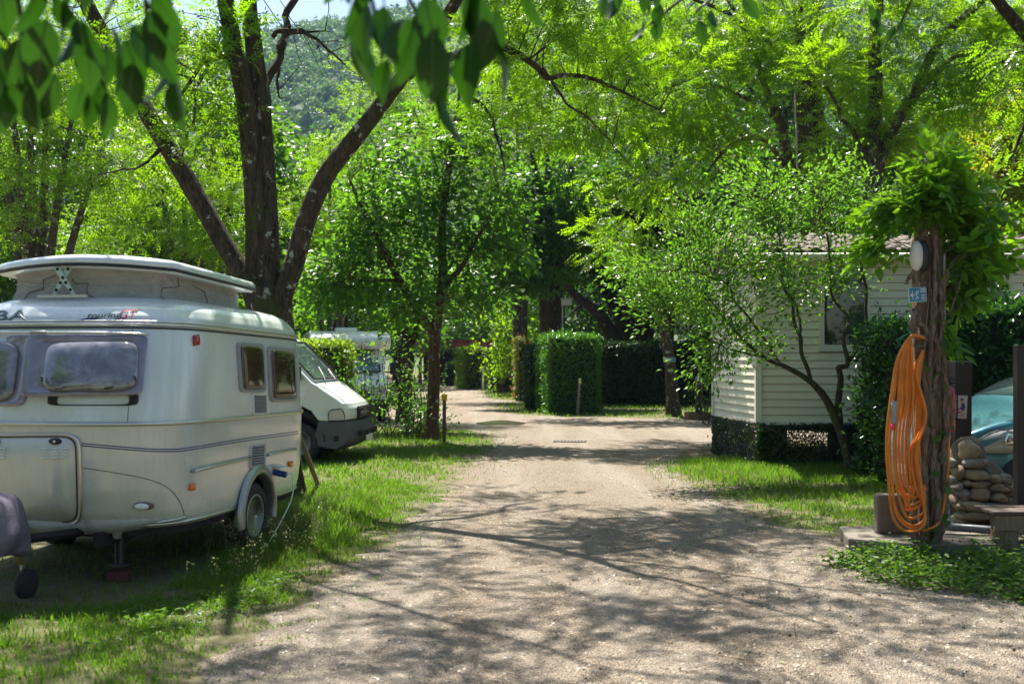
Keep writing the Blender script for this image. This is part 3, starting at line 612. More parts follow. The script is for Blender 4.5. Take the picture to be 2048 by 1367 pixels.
lob = [LB(1330, 580, D - .9, .75, .6, .5, 60), LB(1440, 500, D - .6, .8, .7, .6, 74), LB(1560, 420, D - .2, .75, .7, .65, 70), LB(1680, 400, D, .7, .6, .7, 62), LB(1580, 560, D - .4, .65, .5, .5, 44), LB(1440, 640, D - .8, .55, .5, .4, 34), LB(1400, 740, D - .9, .35, .35, .28, 15), LB(1690, 530, D, .5, .5, .5, 26), LB(1520, 680, D - .5, .4, .4, .25, 14), LB(1260, 540, D - 1, .35, .4, .3, 15), LB(1390, 430, D - .5, .5, .5, .35, 22), LB(1480, 350, D, .4, .4, .3, 10)]
tree('plum_tree', 'small crooked-trunked tree with glossy pale green leaves before the mobile home', st, lob, bark_mat('mossy_bark', (.03, .024, .016), (.13, .11, .07), .03, .12), L_PLUM, LEAF6, .075, 25, .28, 31, flat=.9, droop=.05, upn=.45, twig_r=.008)

# left side of the picture
def multi(name, label, px, D, tops, lobes, leafm, seed, r=.13, tm=PIN4, size=.34, per=14, bark=BARK2, sp=.55):
    base = P(px, HZ + EYE * FPX / D, D); st = []
    for i, (tx, ty) in enumerate(tops):
        e = P(tx, ty, D + (i % 3 - 1) * .5); m = base * .45 + e * .55; m[0] = base[0] * .6 + e[0] * .4
        st.append([tuple(base + np.array([.12 * (i - len(tops) / 2), 0, 0])) + (r * 1.2,), tuple(base * .75 + m * .25) + (r,), tuple(m) + (r * .7,), tuple(e) + (r * .25,)])
    return tree(name, label, st, [LB(*l) for l in lobes], bark, leafm, tm, size, per + 3, sp * .8, seed, tipf=.4)
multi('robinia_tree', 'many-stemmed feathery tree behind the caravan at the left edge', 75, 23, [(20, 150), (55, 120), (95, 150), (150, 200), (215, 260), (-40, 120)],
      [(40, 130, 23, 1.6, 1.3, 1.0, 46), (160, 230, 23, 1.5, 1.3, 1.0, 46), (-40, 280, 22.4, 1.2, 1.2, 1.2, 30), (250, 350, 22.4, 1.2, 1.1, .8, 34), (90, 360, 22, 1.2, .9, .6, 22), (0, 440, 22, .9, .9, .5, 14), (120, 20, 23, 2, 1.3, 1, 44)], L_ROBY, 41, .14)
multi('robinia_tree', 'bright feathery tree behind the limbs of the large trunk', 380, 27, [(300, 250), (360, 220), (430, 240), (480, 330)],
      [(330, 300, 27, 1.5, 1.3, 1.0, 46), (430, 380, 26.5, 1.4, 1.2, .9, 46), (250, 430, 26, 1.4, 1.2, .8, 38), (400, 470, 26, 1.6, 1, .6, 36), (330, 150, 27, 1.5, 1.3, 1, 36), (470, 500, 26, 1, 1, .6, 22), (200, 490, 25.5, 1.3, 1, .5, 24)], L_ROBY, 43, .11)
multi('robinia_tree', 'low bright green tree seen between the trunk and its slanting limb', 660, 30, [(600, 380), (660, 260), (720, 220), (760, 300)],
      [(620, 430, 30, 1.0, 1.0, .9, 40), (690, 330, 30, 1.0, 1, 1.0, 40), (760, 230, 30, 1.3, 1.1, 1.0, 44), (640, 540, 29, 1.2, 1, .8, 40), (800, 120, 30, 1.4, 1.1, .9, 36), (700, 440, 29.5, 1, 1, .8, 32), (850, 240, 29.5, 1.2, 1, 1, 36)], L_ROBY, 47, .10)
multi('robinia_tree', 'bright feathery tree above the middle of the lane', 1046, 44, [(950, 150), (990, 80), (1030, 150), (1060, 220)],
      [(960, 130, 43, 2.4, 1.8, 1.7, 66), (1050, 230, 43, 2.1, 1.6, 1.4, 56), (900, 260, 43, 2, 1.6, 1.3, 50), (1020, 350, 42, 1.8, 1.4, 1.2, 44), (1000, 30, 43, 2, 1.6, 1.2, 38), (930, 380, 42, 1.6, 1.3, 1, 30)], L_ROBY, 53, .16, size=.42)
# dark trees right of centre
multi('maple_tree', 'tall straight dark trunk rising behind the clipped hedge', 1100, 36, [(1095, 300), (1060, 260), (1150, 280)],
      [(1100, 380, 36, 2.0, 1.6, 1.8, 90), (1030, 480, 35.5, 1.6, 1.2, 1.2, 60), (1170, 470, 35.5, 1.6, 1.2, 1.2, 60), (1090, 560, 35, 1.5, 1, .6, 30), (980, 560, 35, 1.1, 1, .9, 34), (1130, 140, 31.5, 2.2, 1.6, 1.0, 40), (1290, 130, 31, 2.2, 1.6, 1.0, 40), (1420, 110, 31, 2.2, 1.6, 1.0, 36), (1010, 190, 32, 1.6, 1.4, .9, 22)], L_MAP, 61, .26, MAPLE, .19, 32, BARKD, .5)
D = 41
st = [px_stem([(1265, 810, D, .75), (1262, 700, D, .62), (1255, 640, D, .55), (1245, 560, D, .35), (1230, 450, D, .2)]), px_stem([(1275, 700, D, .45), (1300, 620, D, .4), (1315, 520, D, .25), (1330, 400, D, .12)]), px_stem([(1250, 640, D, .3), (1215, 590, D, .22), (1180, 520, D, .12)]),
      px_stem([(1250, 720, D - 1, .3), (1225, 670, D - 1, .28), (1195, 625, D - 1, .22), (1150, 590, D - 1, .16), (1110, 540, D - 1, .1)])]
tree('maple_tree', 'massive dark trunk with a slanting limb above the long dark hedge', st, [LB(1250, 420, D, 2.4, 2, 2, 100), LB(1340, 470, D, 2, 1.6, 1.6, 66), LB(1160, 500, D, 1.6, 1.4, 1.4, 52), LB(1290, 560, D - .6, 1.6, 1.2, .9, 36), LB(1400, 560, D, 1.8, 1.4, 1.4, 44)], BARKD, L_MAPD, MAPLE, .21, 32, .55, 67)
D = 29.7
st = [px_stem([(1348, 836, D, .26), (1345, 800, D, .2), (1341, 740, D, .17), (1334, 690, D, .165), (1331, 660, D, .15), (1345, 610, D, .1), (1370, 560, D, .06)]), px_stem([(1333, 668, D, .1), (1318, 630, D, .07), (1300, 580, D, .04)])]
tree('signpost_tree', 'rough pollarded trunk carrying a small blue sign near the lane', st, [LB(1330, 560, D, 1.1, .9, .8, 34), LB(1400, 600, D, .8, .7, .6, 20)], BARK, L_PLUM, LEAF6, .13, 34, .4, 71)
multi('yellow_tree', 'yellow and orange tinged tree at the right edge above the roof', 2050, 27, [(1990, 250), (2040, 200), (2090, 260)],
      [(2010, 250, 27, 1.0, 1, 1.1, 60), (1990, 380, 26.5, 1.2, 1, .9, 56), (2060, 330, 26.5, 1.2, 1, 1.1, 44), (1930, 440, 26.5, .8, .8, .5, 22), (2040, 450, 26, 1, .8, .6, 26)], L_YEL, 73, .1, LEAF6, .15, 36, BARK2, .42)
# branches of the tree over the camera: big blurred leaves
def big_leaf(name, label, groups, seed):
    g = np.random.default_rng(seed); root = thing(name, label, 'tree', (1.8, -1.2, 0))
    base = np.array([1.8, -1.2, 0.]); S = [[(1.8, -1.2, 0, .22), (1.7, -1.1, 2, .18), (1.5, -.8, 3.6, .14), (1.2, 0, 4.6, .07), (.6, 1.6, 4.4, .04)], [(1.5, -.8, 3.6, .08), (0, .8, 4.1, .05), (-1.4, 2.0, 3.6, .02)], [(1.3, -.2, 4.4, .06), (1.6, 2.2, 4.6, .04), (1.8, 4.2, 4.2, .015)]]
    parts = []
    for i, s_ in enumerate(S):
        sp = smooth_path(s_, 6); v, f = tube(sp[:, :3] - base, sp[:, 3], 10, furrow=.03, cap=False); parts.append((np.array(v), np.array(f)))
    SS = stem_samples(S); pos, ax, sz = [], [], []
    for px, py, D, n, sp, s_ in groups:
        tip = P(px, py, D); j = ((SS[:, :3] - tip - np.array([0, -.3, .8])) ** 2).sum(1).argmin(); v, f, C = twigs(SS[j:j + 1, :3] - base, (tip - base)[None], .016, .006, g, .1); parts.append((v, f))
        for k in range(n):
            o = g.standard_normal(3) * sp; pos.append(tip - base + o * [1, 1, .6]); a = np.array([o[0] * 1.2, o[1] * .6, -.9 + .35 * g.normal()]); a[0] += .25 * g.normal(); ax.append(a); sz.append(s_ * (.6 + .6 * g.random()))
    V, F = merge(parts); obj('trunk', V, F, BARKD, root, smooth=True)
    tt = np.linspace(0, 1, 15); wd = .27 * np.sin(np.pi * tt ** .9) ** .85 * (1 - .1 * tt) + .004; T = []
    for t_, w_ in zip(tt, wd):
        for q in (-1, -.5, 0, .5, 1): T.append([q * w_, t_, .30 * abs(q) * w_ + .05 * q * math.sin(t_ * 5) * w_ - .26 * t_ * t_])
    TF = [[i * 5 + j, i * 5 + j + 1, (i + 1) * 5 + j + 1, (i + 1) * 5 + j] for i in range(14) for j in range(4)]
    n = len(pos); FR = frames(np.array(ax), np.array([0, -.55, .5]) + .55 * g.standard_normal((n, 3))); SZ = np.array(sz) * .88
    V, F = place(np.array(T), np.array(TF), np.array(pos), FR, SZ)
    obj('crown', V, F, L_WALN, root, smooth=True)
    rib = np.array([[q * .012 * (1.2 - t_), t_ - .12 * (t_ == 0), -.26 * t_ * t_ - .006] for t_ in tt for q in (-1, 1)]); rib = np.vstack([rib, rib * [1, 1, 1] + [0, 0, .012]]); rf_ = [[k * 2, k * 2 + 1, k * 2 + 3, k * 2 + 2] for k in range(14)]; rf_ = rf_ + [[a + 30 for a in q] for q in rf_]
    V, F = place(rib, np.array(rf_), np.array(pos), FR, SZ); vo_ = obj('veins', V, F, leaf_mat('leaf_vein', (.06, .13, .03), (.10, .2, .05), (.15, .3, .05), .3), root); vo_['kind'] = 'stuff'
big_leaf('overhanging_tree', 'large dark out-of-focus leaves hanging across the top of the view', [(20, -20, 2.3, 6, .08, .15), (110, 10, 2.2, 6, .08, .16), (200, 60, 2.3, 6, .07, .16), (300, 20, 2.4, 6, .07, .15), (215, 180, 2.4, 5, .035, .15), (60, 150, 2.3, 4, .05, .15), (300, 120, 2.4, 4, .04, .15), (20, 90, 2.3, 4, .06, .15), (690, -40, 2.5, 4, .03, .1),
    (830, -30, 2.2, 6, .08, .18), (920, 10, 2.2, 6, .07, .18), (880, 110, 2.3, 5, .05, .17), (760, 60, 2.3, 4, .05, .15), (960, -20, 2.3, 5, .06, .16), (1250, -20, 4.2, 6, .08, .12), (1310, 10, 4.2, 6, .08, .12), (1390, 25, 4.2, 5, .06, .11), (1300, 50, 4.2, 3, .04, .10), (1765, 30, 4.6, 4, .05, .10), (1795, 60, 4.6, 3, .04, .09)], 5)

# wood closing the view: four kinds, copied
def wood_proto(label, H, leafm, seed, wide=1.0, size=.26, bark=BARKD):
    g = np.random.default_rng(seed); st = [[(0, 0, 0, .24), (.1, 0, H * .3, .2), (-.1, .1, H * .6, .13), (0, 0, H * .92, .04)]]
    for k in range(6):
        a = k * 1.05 + g.random(); z = H * (.25 + .09 * k); l = H * .22 * wide; st.append([(0, 0, z, .08), (math.cos(a) * l * .5, math.sin(a) * l * .5, z + l * .45, .05), (math.cos(a) * l, math.sin(a) * l, z + l * .8, .02)])
    lob = []
    for k in range(11):
        a = k * 2.4 + g.random(); z = H * (.22 + .07 * k); q = H * .2 * wide * math.sin(math.pi * min(1, .22 + .075 * k)) * 1.25
        lob.append((math.cos(a) * q, math.sin(a) * q, z, H * .14 * wide, H * .14 * wide, H * .085, 26))
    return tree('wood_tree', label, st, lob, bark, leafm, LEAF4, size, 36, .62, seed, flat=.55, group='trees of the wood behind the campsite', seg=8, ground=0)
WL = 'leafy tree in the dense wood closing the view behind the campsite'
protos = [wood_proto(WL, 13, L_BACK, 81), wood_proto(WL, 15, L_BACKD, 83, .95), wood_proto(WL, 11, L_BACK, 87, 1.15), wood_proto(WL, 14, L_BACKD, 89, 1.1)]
g = np.random.default_rng(15); used = [False] * 4
row = [(-9.5, 33, .62, 2), (-14.5, 35, .8, 0), (-19, 38, .9, 1), (-12, 42, .8, 2), (-7.2, 43, .62, 2), (-23, 46, 1, 3), (-17, 50, 1, 0), (-30, 55, 1.1, 1), (-11, 55, .78, 3), (-7, 60, .75, 1), (-25, 64, 1.1, 0), (-15, 66, .85, 1), (-1.5, 84, 1.0, 3), (-9, 82, .85, 0), (4, 60, 1.15, 1), (2.5, 52, .95, 3), (8, 50, 1.1, 1), (13, 47, 1.1, 3),
       (10.5, 43, .8, 1), (18, 44, 1.1, 0), (24, 48, 1.1, 3), (7, 70, 1.3, 0), (14, 64, 1.3, 1), (21, 60, 1.3, 2), (29, 58, 1.2, 0), (13.5, 34, .95, 2), (17, 33, .95, 0), (9.5, 35, .75, 3), (6, 44, .8, 3), (-4.5, 92, .9, 2), (0, 100, 1.2, 0), (5.5, 90, 1.3, 3), (-14, 92, .9, 1), (-22, 84, 1.1, 2), (-33, 78, 1.2, 0), (35, 70, 1.3, 3), (-2, 70, .6, 2), (-7.8, 71, .65, 3)]
row += [(-9, -14, .9, 0), (-3, -18, 1, 1), (4, -15, .9, 3), (10, -12, .9, 2), (-15, -6, .9, 3), (15, -3, .9, 0), (-11, 2, .7, 2), (0, -26, 1.2, 0), (12, 6, .6, 1)]  # unseen trees added behind the camera to feed reflections and cut sky fill
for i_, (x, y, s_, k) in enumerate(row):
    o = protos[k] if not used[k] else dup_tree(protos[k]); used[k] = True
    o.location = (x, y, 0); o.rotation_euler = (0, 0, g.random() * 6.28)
    if y < 8: tag(o, 'unseen leafy tree added on the near side for reflections and shade', 'tree', 'unseen trees added on the near side of the campsite'); o.scale = (s_, s_, s_ * (.9 + .2 * g.random()))

# ---- hedges and shrubs
def hedge(name, label, c, sx, sy, sz, leafm, n, size, rz=0, rnd=.06, seed=1, taper=0, core=True, group=None, catn='hedge', tmpl=LEAF6):
    "clipped block: leaves over all faces of a soft box round a dark twiggy core"
    g = np.random.default_rng(seed); root = thing(name, label, catn, (c[0], c[1], 0), rz, group)
    A = np.array([sy * sz, sy * sz, sx * sz, sx * sz, sx * sy]); f = g.choice(5, n, p=A / A.sum()); u = g.uniform(-.5, .5, (n, 3)); nr = np.zeros((n, 3))
    for k, (ax, s_) in enumerate(((0, -1), (0, 1), (1, -1), (1, 1), (2, 1))):
        m = f == k; u[m, ax] = .5 * s_; nr[m, ax] = s_
    z = (u[:, 2] + .5); p = np.stack([u[:, 0] * sx, u[:, 1] * sy, z * sz], -1)
    p *= np.stack([1 - taper * z, 1 - taper * z, np.ones(n)], -1)
    bulge = sines(p[:, 0] * 1.3 + p[:, 1], p[:, 2] * 1.3 + p[:, 1] * .4, 1.1, seed) + .8 * sines(p[:, 0] + 3 * p[:, 1], p[:, 2], .45, seed + 1) + 3 * (g.random(n) > .985)
    p += nr * (rnd * bulge + g.normal(-.03, rnd * .7, n))[:, None]; p[:, 2] = np.maximum(p[:, 2], .02)
    a = g.standard_normal((n, 3)) * .7 + nr * .6 + np.array([0, 0, .15]); nn = nr * .9 + np.array([0, 0, .45]) + .55 * g.standard_normal((n, 3))
    v, F = place(tmpl[0], tmpl[1], p, frames(a, nn), size * (.6 + .7 * g.random(n))); obj('foliage', v, F, leafm, root)
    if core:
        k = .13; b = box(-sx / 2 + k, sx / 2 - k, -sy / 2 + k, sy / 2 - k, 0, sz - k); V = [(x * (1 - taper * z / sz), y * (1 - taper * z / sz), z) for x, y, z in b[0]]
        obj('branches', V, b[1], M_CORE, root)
    return root
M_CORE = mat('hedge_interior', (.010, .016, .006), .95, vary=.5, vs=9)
def hpx(px0, px1, ytop, D, dy): 
    s_ = D / FPX; return ((px0 + px1) / 2 - 1024) * s_, D + dy / 2, (px1 - px0) * s_, dy, EYE - (ytop - HZ) * s_
def hedge_px(name, label, px0, px1, ytop, D, dy, leafm, n, size, **kw):
    x, y, sx, sy, sz = hpx(px0, px1, ytop, D, dy); return hedge(name, label, (x, y), sx, sy, sz, leafm, n, size, **kw)
hedge_px('clipped_hedge', 'square-cut bright green hedge end at the crossroads', 1086, 1192, 670, 30.8, 2.2, L_HEDGE, 15000, .085, rz=R(9), seed=2, rnd=.05)
hedge_px('clipped_hedge', 'long dark shaded hedge behind the blue-signed trunk', 1196, 1450, 688, 36, 1.3, L_DARK, 15000, .12, seed=3)
hedge_px('clipped_hedge', 'narrow dark green hedge end just left of the square-cut hedge', 1053, 1086, 692, 33, 2, L_DARK, 5000, .09, seed=4)
hedge_px('clipped_hedge', 'tall sunlit hedge end beside the red pergola', 918, 962, 696, 55, 3, L_BRIGHT, 7000, .13, seed=5, rz=R(12))
hedge_px('rounded_bush', 'dark round-topped bush right of the sunlit hedge end', 985, 1032, 700, 50, 1.6, L_DARK, 4000, .14, seed=6, taper=.25, catn='bush')
hedge_px('clipped_hedge', 'rusty and green hedge end with orange leaves at its top', 1032, 1054, 676, 40, 2.4, L_RUST, 4500, .11, seed=7)
hedge_px('clipped_hedge', 'yellow-green hedge behind the white van', 560, 692, 684, 23.5, 1, L_BRIGHT, 9000, .085, seed=8)
hedge_px('laurel_hedge', 'dark laurel hedge against the mobile home wall', 1778, 1850, 650, 13.4, 1.2, L_LAUREL, 6500, .09, seed=9, rnd=.09)
hedge_px('laurel_hedge', 'broad laurel hedge behind the teal car', 1880, 2180, 610, 14.2, .9, L_LAUREL, 13000, .10, seed=10, rnd=.10)
hedge_px('rounded_bush', 'small dark bush under the red pergola', 888, 922, 728, 62, 2, L_DARK, 1800, .16, seed=11, taper=.3, catn='bush')
hedge_px('clipped_hedge', 'dark leafy screen between the sunlit hedge and the rusty one', 1000, 1036, 690, 57, 3, L_MAP, 3500, .16, seed=12, rnd=.2)
def thicket(name, label, pts, leafm, size, per, seed, tmpl=LEAF6, catn='shrub'):
    g = np.random.default_rng(seed); pts = np.array(pts); base = np.array([pts[0][0], pts[0][1], 0]); root = thing(name, label, catn, base)
    p0 = pts[:, :3].copy(); p0[:, 2] = 0; tip = p0 + np.stack([g.normal(0, .22, len(pts)), g.normal(0, .22, len(pts)), pts[:, 2]], -1)
    v, f, C = twigs(p0 - base, tip - base, .013, .004, g, .0, 4, 6); obj('stems', v, f, BARK2, root)
    n = len(pts) * per; i = np.repeat(np.arange(len(pts)), per); t_ = .25 + .75 * g.random(n) ** .8; k = (t_ * 5).astype(int).clip(0, 4); fr = (t_ * 5 - k)[:, None]
    pos = C[i, k] * (1 - fr) + C[i, k + 1] * fr + g.standard_normal((n, 3)) * [.16, .16, .10]
    a = g.standard_normal((n, 3)); a[:, 2] -= .2; v, f = place(tmpl[0], tmpl[1], pos, frames(a, np.array([0, 0, .8]) + .45 * g.standard_normal((n, 3))), size * (.6 + .7 * g.random(n))); obj('foliage', v, f, leafm, root)
    return root
g = np.random.default_rng(12)
thicket('sapling_thicket', 'thin-stemmed leafy saplings between the white van and the reddish trunk', [(*(GP(g.uniform(690, 850), 0 * 1 + 880)[:2] + [0, g.uniform(-.3, 1.6)]), g.uniform(.9, 2.3)) for _ in range(46)], L_MAP, .085, 30, 3)
thicket('sapling_shrub', 'bright leafy suckers at the foot of the reddish trunk', [(*(GP(g.uniform(830, 880), 878)[:2] + [0, g.uniform(-.2, 1.)]), g.uniform(.3, .9)) for _ in range(22)], L_HEDGE, .08, 40, 4)
thicket('leafy_shrub', 'light green overhanging shrub above the far hedge ends', [(*(P(g.uniform(985, 1060), 700, 46)[:2] + [0, g.uniform(-1, 1)]), g.uniform(2.4, 4.4)) for _ in range(46)], L_ROBY, .2, 60, 6)
thicket('leafy_shrub', 'small grey-green shrub beside the dark lamp post', [(*(P(g.uniform(1410, 1440), 800, 26)[:2] + [0, g.uniform(-.3, .3)]), g.uniform(.5, 1.1)) for _ in range(14)], L_DARK, .07, 30, 8)

# ================================================================== CARAVAN
CV_LOC = np.array([-3.31, 9.18, 0.]); CV_RZ, CV_RX = -math.atan2(.137, .9905), R(-1.1)
cv = thing('caravan', 'pale silver-green touring caravan with its canvas pop-up roof raised', 'caravan', CV_LOC, CV_RZ, rx=CV_RX)
CVM = Matrix.Translation(Vector(CV_LOC)) @ Euler((CV_RX, 0, CV_RZ)).to_matrix().to_4x4(); CVI = CVM.inverted()
#           z    half width  front  rear
LEV = np.array([(.40, .955, 1.56, 1.58), (.44, .975, 1.62, 1.62), (.52, .985, 1.67, 1.655), (.70, 1.0, 1.72, 1.69), (.95, 1.005, 1.75, 1.71), (1.205, 1.005, 1.755, 1.71), (1.45, 1.0, 1.71, 1.69), (1.70, .985, 1.65, 1.665), (1.965, .96, 1.58, 1.625),
                (2.03, .945, 1.555, 1.60), (2.09, .915, 1.505, 1.55), (2.14, .87, 1.43, 1.46), (2.18, .80, 1.32, 1.35), (2.205, .70, 1.18, 1.2), (2.215, .45, .8, .85)])
EXN = 3.1; EYN = 6.5
def cv_dim(z): return [np.interp(z, LEV[:, 0], LEV[:, k]) for k in (1, 2, 3)]
def cv_F(x, y, z):
    W, Lf, Lr = cv_dim(z); return (np.abs(x) / W) ** EXN + (np.abs(y) / np.where(y < 0, Lf, Lr)) ** EYN - 1
def cv_ray(px, py):
    o = CVI @ Vector((0, 0, EYE)); d = (CVI.to_3x3() @ Vector(((px - 1024) / FPX, 1, -(py - HZ) / FPX))); o = np.array(o); d = np.array(d)
    ts = np.linspace(5, 12.5, 900); q = o + ts[:, None] * d; f = cv_F(q[:, 0], q[:, 1], np.clip(q[:, 2], .40, 2.215)); i = np.where(f < 0)[0]
    if not len(i): i = np.array([f.argmin()])
    a, b = ts[max(i[0] - 1, 0)], ts[i[0]]
    for _ in range(22):
        m = (a + b) / 2; q = o + m * d
        if cv_F(q[0], q[1], min(max(q[2], .40), 2.215)) < 0: b = m
        else: a = m
    return o + b * d
def cv_nrm(p):
    e = 1e-3; x, y, z = p; f = lambda a, b, c: float(cv_F(a, b, min(max(c, .401), 2.21)))
    n = np.array([f(x + e, y, z) - f(x - e, y, z), f(x, y + e, z) - f(x, y - e, z), f(x, y, z + e) - f(x, y, z - e)]); return n / np.linalg.norm(n)
def on(px, py, off=0.0):
    p = cv_ray(px, py); return p + cv_nrm(p) * off
def ring(z, N=200, grow=0.):
    "outline of the shell at height z, N points evenly spaced"
    W, Lf, Lr = cv_dim(z); a = np.arange(720) / 720 * 2 * np.pi; c, s_ = np.cos(a), np.sin(a); L = np.where(s_ < 0, Lf, Lr) + grow; W = W + grow
    lo, hi = np.full(720, .1), np.full(720, 4.)
    for _ in range(40):
        m = (lo + hi) / 2; out = (m * np.abs(c) / W) ** EXN + (m * np.abs(s_) / L) ** EYN > 1; hi = np.where(out, m, hi); lo = np.where(out, lo, m)
    q = np.stack([lo * c, lo * s_], -1); q = np.vstack([q, q[:1]]); d = np.concatenate([[0], np.cumsum(np.linalg.norm(np.diff(q, axis=0), axis=1))]); t_ = np.arange(N) / N * d[-1]
    return np.stack([np.interp(t_, d, q[:, 0]), np.interp(t_, d, q[:, 1]), np.full(N, z)], -1)
def shell(z0, z1, k, hole=None, N=200, close=False):
    zs = np.linspace(z0, z1, k); V = np.vstack([ring(z, N) for z in zs]); F = []
    for i in range(k - 1):
        for j in range(N):
            q = [i * N + j, i * N + (j + 1) % N, (i + 1) * N + (j + 1) % N, (i + 1) * N + j]; c = V[q].mean(0)
            if hole is None or not hole(c): F.append(tuple(q))
    if close: F.append(tuple((k - 1) * N + j for j in range(N)))
    return [tuple(v) for v in V], F
def cv_paint(name, c, dirt=.5, rough=.2, seed=0):
    t = NT(name); v = t.pos('Object'); n = t.noise(1.2, 4, .6, v); sp = t.noise(34, 4, .75, v); st = t.noise(5, 5, .7, t.pos('Object', (6, 6, .5)))
    col = t.ramp(n.outputs[0], [(.3, tuple(x * .93 for x in c)), (.7, c)])
    col = t.mix(t.math('MULTIPLY', t.ramp(st.outputs[0], [(.5, (0, 0, 0)), (.75, (1, 1, 1))]), .28 * dirt), col, (.30, .28, .20))
    col = t.mix(t.math('MULTIPLY', t.ramp(sp.outputs[0], [(.70, (0, 0, 0)), (.74, (1, 1, 1))]), .75 * dirt), col, (.05, .045, .03))
    t.set(base=col, rough=t.ramp(n.outputs[0], [(.3, (rough,) * 3), (.7, (rough + .1,) * 3)]), metal=.15, coat=.5, coatr=.06); t.bump(t.noise(3, 2, .5, v).outputs[0], .008, .02); return t.m
CV_UP = cv_paint('caravan_paint', (.70, .755, .735), .5); CV_LO = cv_paint('caravan_lower_bounce', (.64, .645, .58), .7); CV_ROOF = cv_paint('caravan_roof_paint', (.76, .82, .81), 1.2)  # lower coat is beiger: warm ground reflection put into its colour
AX_Y, AX_Z, AR = 0.0, .33, .40
hole = lambda c: abs(c[0]) > .8 and (c[1] - AX_Y) ** 2 + (c[2] - AX_Z) ** 2 < (AR * .94) ** 2
obj('lower_body', shell(.40, 1.205, 34, hole, 320), None, CV_LO, cv, smooth=True)
obj('upper_body', shell(1.205, 1.965, 14), None, CV_UP, cv, smooth=True)
obj('roof_shell', shell(1.965, 2.215, 22, close=True), None, CV_ROOF, cv, smooth=True)
obj('floor_pan', prism([(x, y) for x, y, _ in ring(.42, 60, -.03)], .34, .41, 'z'), None, M_DARKIN, cv)
for nm, z, r, m in (('roof_gutter', 1.962, .014, M_ALU), ('gutter_seal', 1.935, .007, M_BLACK), ('belt_trim', 1.205, .016, M_ALU), ('floor_rail', .425, .014, M_ALU)):
    V, F = tube(ring(z, 140, .004), r, 8, closed=True); V = np.array(V)
    if nm == 'floor_rail': F = [f for f in F if not (abs(V[f[0]][0]) > .8 and abs(V[f[0]][1]) < AR + .02)]
    obj(nm, V, F, m, cv, smooth=True)
t2 = tube(ring(1.985, 140, .008), .008, 6, closed=True); obj('roof_bead', t2, None, M_ALU, cv, smooth=True)
def bil(q, s_, t_): q = np.array(q, float); return (q[0] * (1 - s_) + q[1] * s_) * (1 - t_) + (q[3] * (1 - s_) + q[2] * s_) * t_
def panel(name, quad, rings, m, parent, n=7, N=44, push=None, close=True):
    "rounded panel traced on the shell: quad = TL,TR,BR,BL in photo pixels; rings = (size, height off the shell)"
    V, F = [], []; a = np.arange(N) / N * 2 * np.pi
    for r, off in rings:
        for t_ in a:
            c, s_ = math.cos(t_), math.sin(t_); u = .5 + .5 * r * math.copysign(abs(c) ** (2 / n), c); v = .5 + .5 * r * math.copysign(abs(s_) ** (2 / n), s_)
            px = bil(quad, u, v); p = cv_ray(*px); nr = cv_nrm(p); o = off + (push(u, v) if push else 0); V.append(p + nr * o)
    for i in range(len(rings) - 1):
        for k in range(N): F.append((i * N + k, (i + 1) * N + k, (i + 1) * N + (k + 1) % N, i * N + (k + 1) % N))
    if close: F.append(tuple((len(rings) - 1) * N + k for k in range(N))[::-1])
    return obj(name, V, F, m, parent, smooth=True)
def line(name, pts, r, m, parent, off=0, seg=6, k=5):
    sp = smooth_path(np.array(pts, float), k); return obj(name, tube([on(x, y, off) for x, y in sp], r, seg), None, m, parent, smooth=True)
# front windows: smoked acrylic, hinged out at the foot
t = NT('smoked_acrylic'); v = t.pos('Object'); n = t.noise(2.5, 4, .6, v, 1.5); t.set(base=t.ramp(n.outputs[0], [(.3, (.14, .13, .17)), (.55, (.21, .19, .24)), (.8, (.28, .26, .31))]), rough=.05, coat=1, coatr=.03, spec=.8); t.bump(t.noise(2.2, 2, .5, v).outputs[0], .5, .06); ACR = t.m
t = NT('window_bulge'); v = t.pos('Object'); n = t.noise(3.5, 5, .65, v, 1.2); t.set(base=t.ramp(n.outputs[0], [(.32, (.06, .065, .08)), (.5, (.13, .135, .16)), (.7, (.26, .265, .30))]), rough=.05, coat=1, coatr=.02, spec=.9); t.bump(t.noise(2.5, 2, .5, v, .5).outputs[0], .35, .05); BULG = t.m
BROWN = glass_mat('brown_acrylic', (.085, .045, .035), .06, .25)
wf = panel('front_window', [(57, 672), (296, 672), (283, 792), (52, 796)], [(1, .0), (1, .035), (.985, .038), (.86, .040), (.82, .028), (.70, .034)], ACR, cv, 14, push=lambda u, v: .055 * v)
panel('bulged_pane', [(98, 686), (286, 682), (281, 788), (92, 790)], [(.93, .045), (.92, .068), (.86, .080), (.6, .092), (.3, .097)], BULG, wf, 6, push=lambda u, v: .055 * v)
panel('seal', [(98, 790), (278, 786), (276, 811), (96, 811)], [(1, .0), (1, .014), (.9, .016), (.8, .0)], M_BLACK, wf, 6, close=False)
for x in (140, 228): line('catch', [(x - 7, 783), (x + 7, 782)], .008, M_BLACK, wf, .155)
for x, y in ((105, 760), (271, 758)): line('catch', [(x, y), (x + 1, y + 11)], .007, M_BLACK, wf, .14)
wc = panel('front_window', [(-190, 670), (76, 672), (50, 813), (-205, 813)], [(1, .0), (1, .022), (.985, .026), (.9, .028), (.86, .018), (.7, .02)], ACR, cv, 14)
panel('bulged_pane', [(-170, 686), (48, 682), (34, 806), (-180, 808)], [(.97, .022), (.96, .040), (.9, .05), (.6, .058), (.3, .06)], BULG, wc, 6)
line('window_hinge', [(-200, 669), (-60, 667), (69, 668), (180, 668), (296, 671)], .011, M_ALU, cv, .042)
line('hinge_joint', [(69, 668), (99, 668)], .015, M_STEEL, cv, .044)
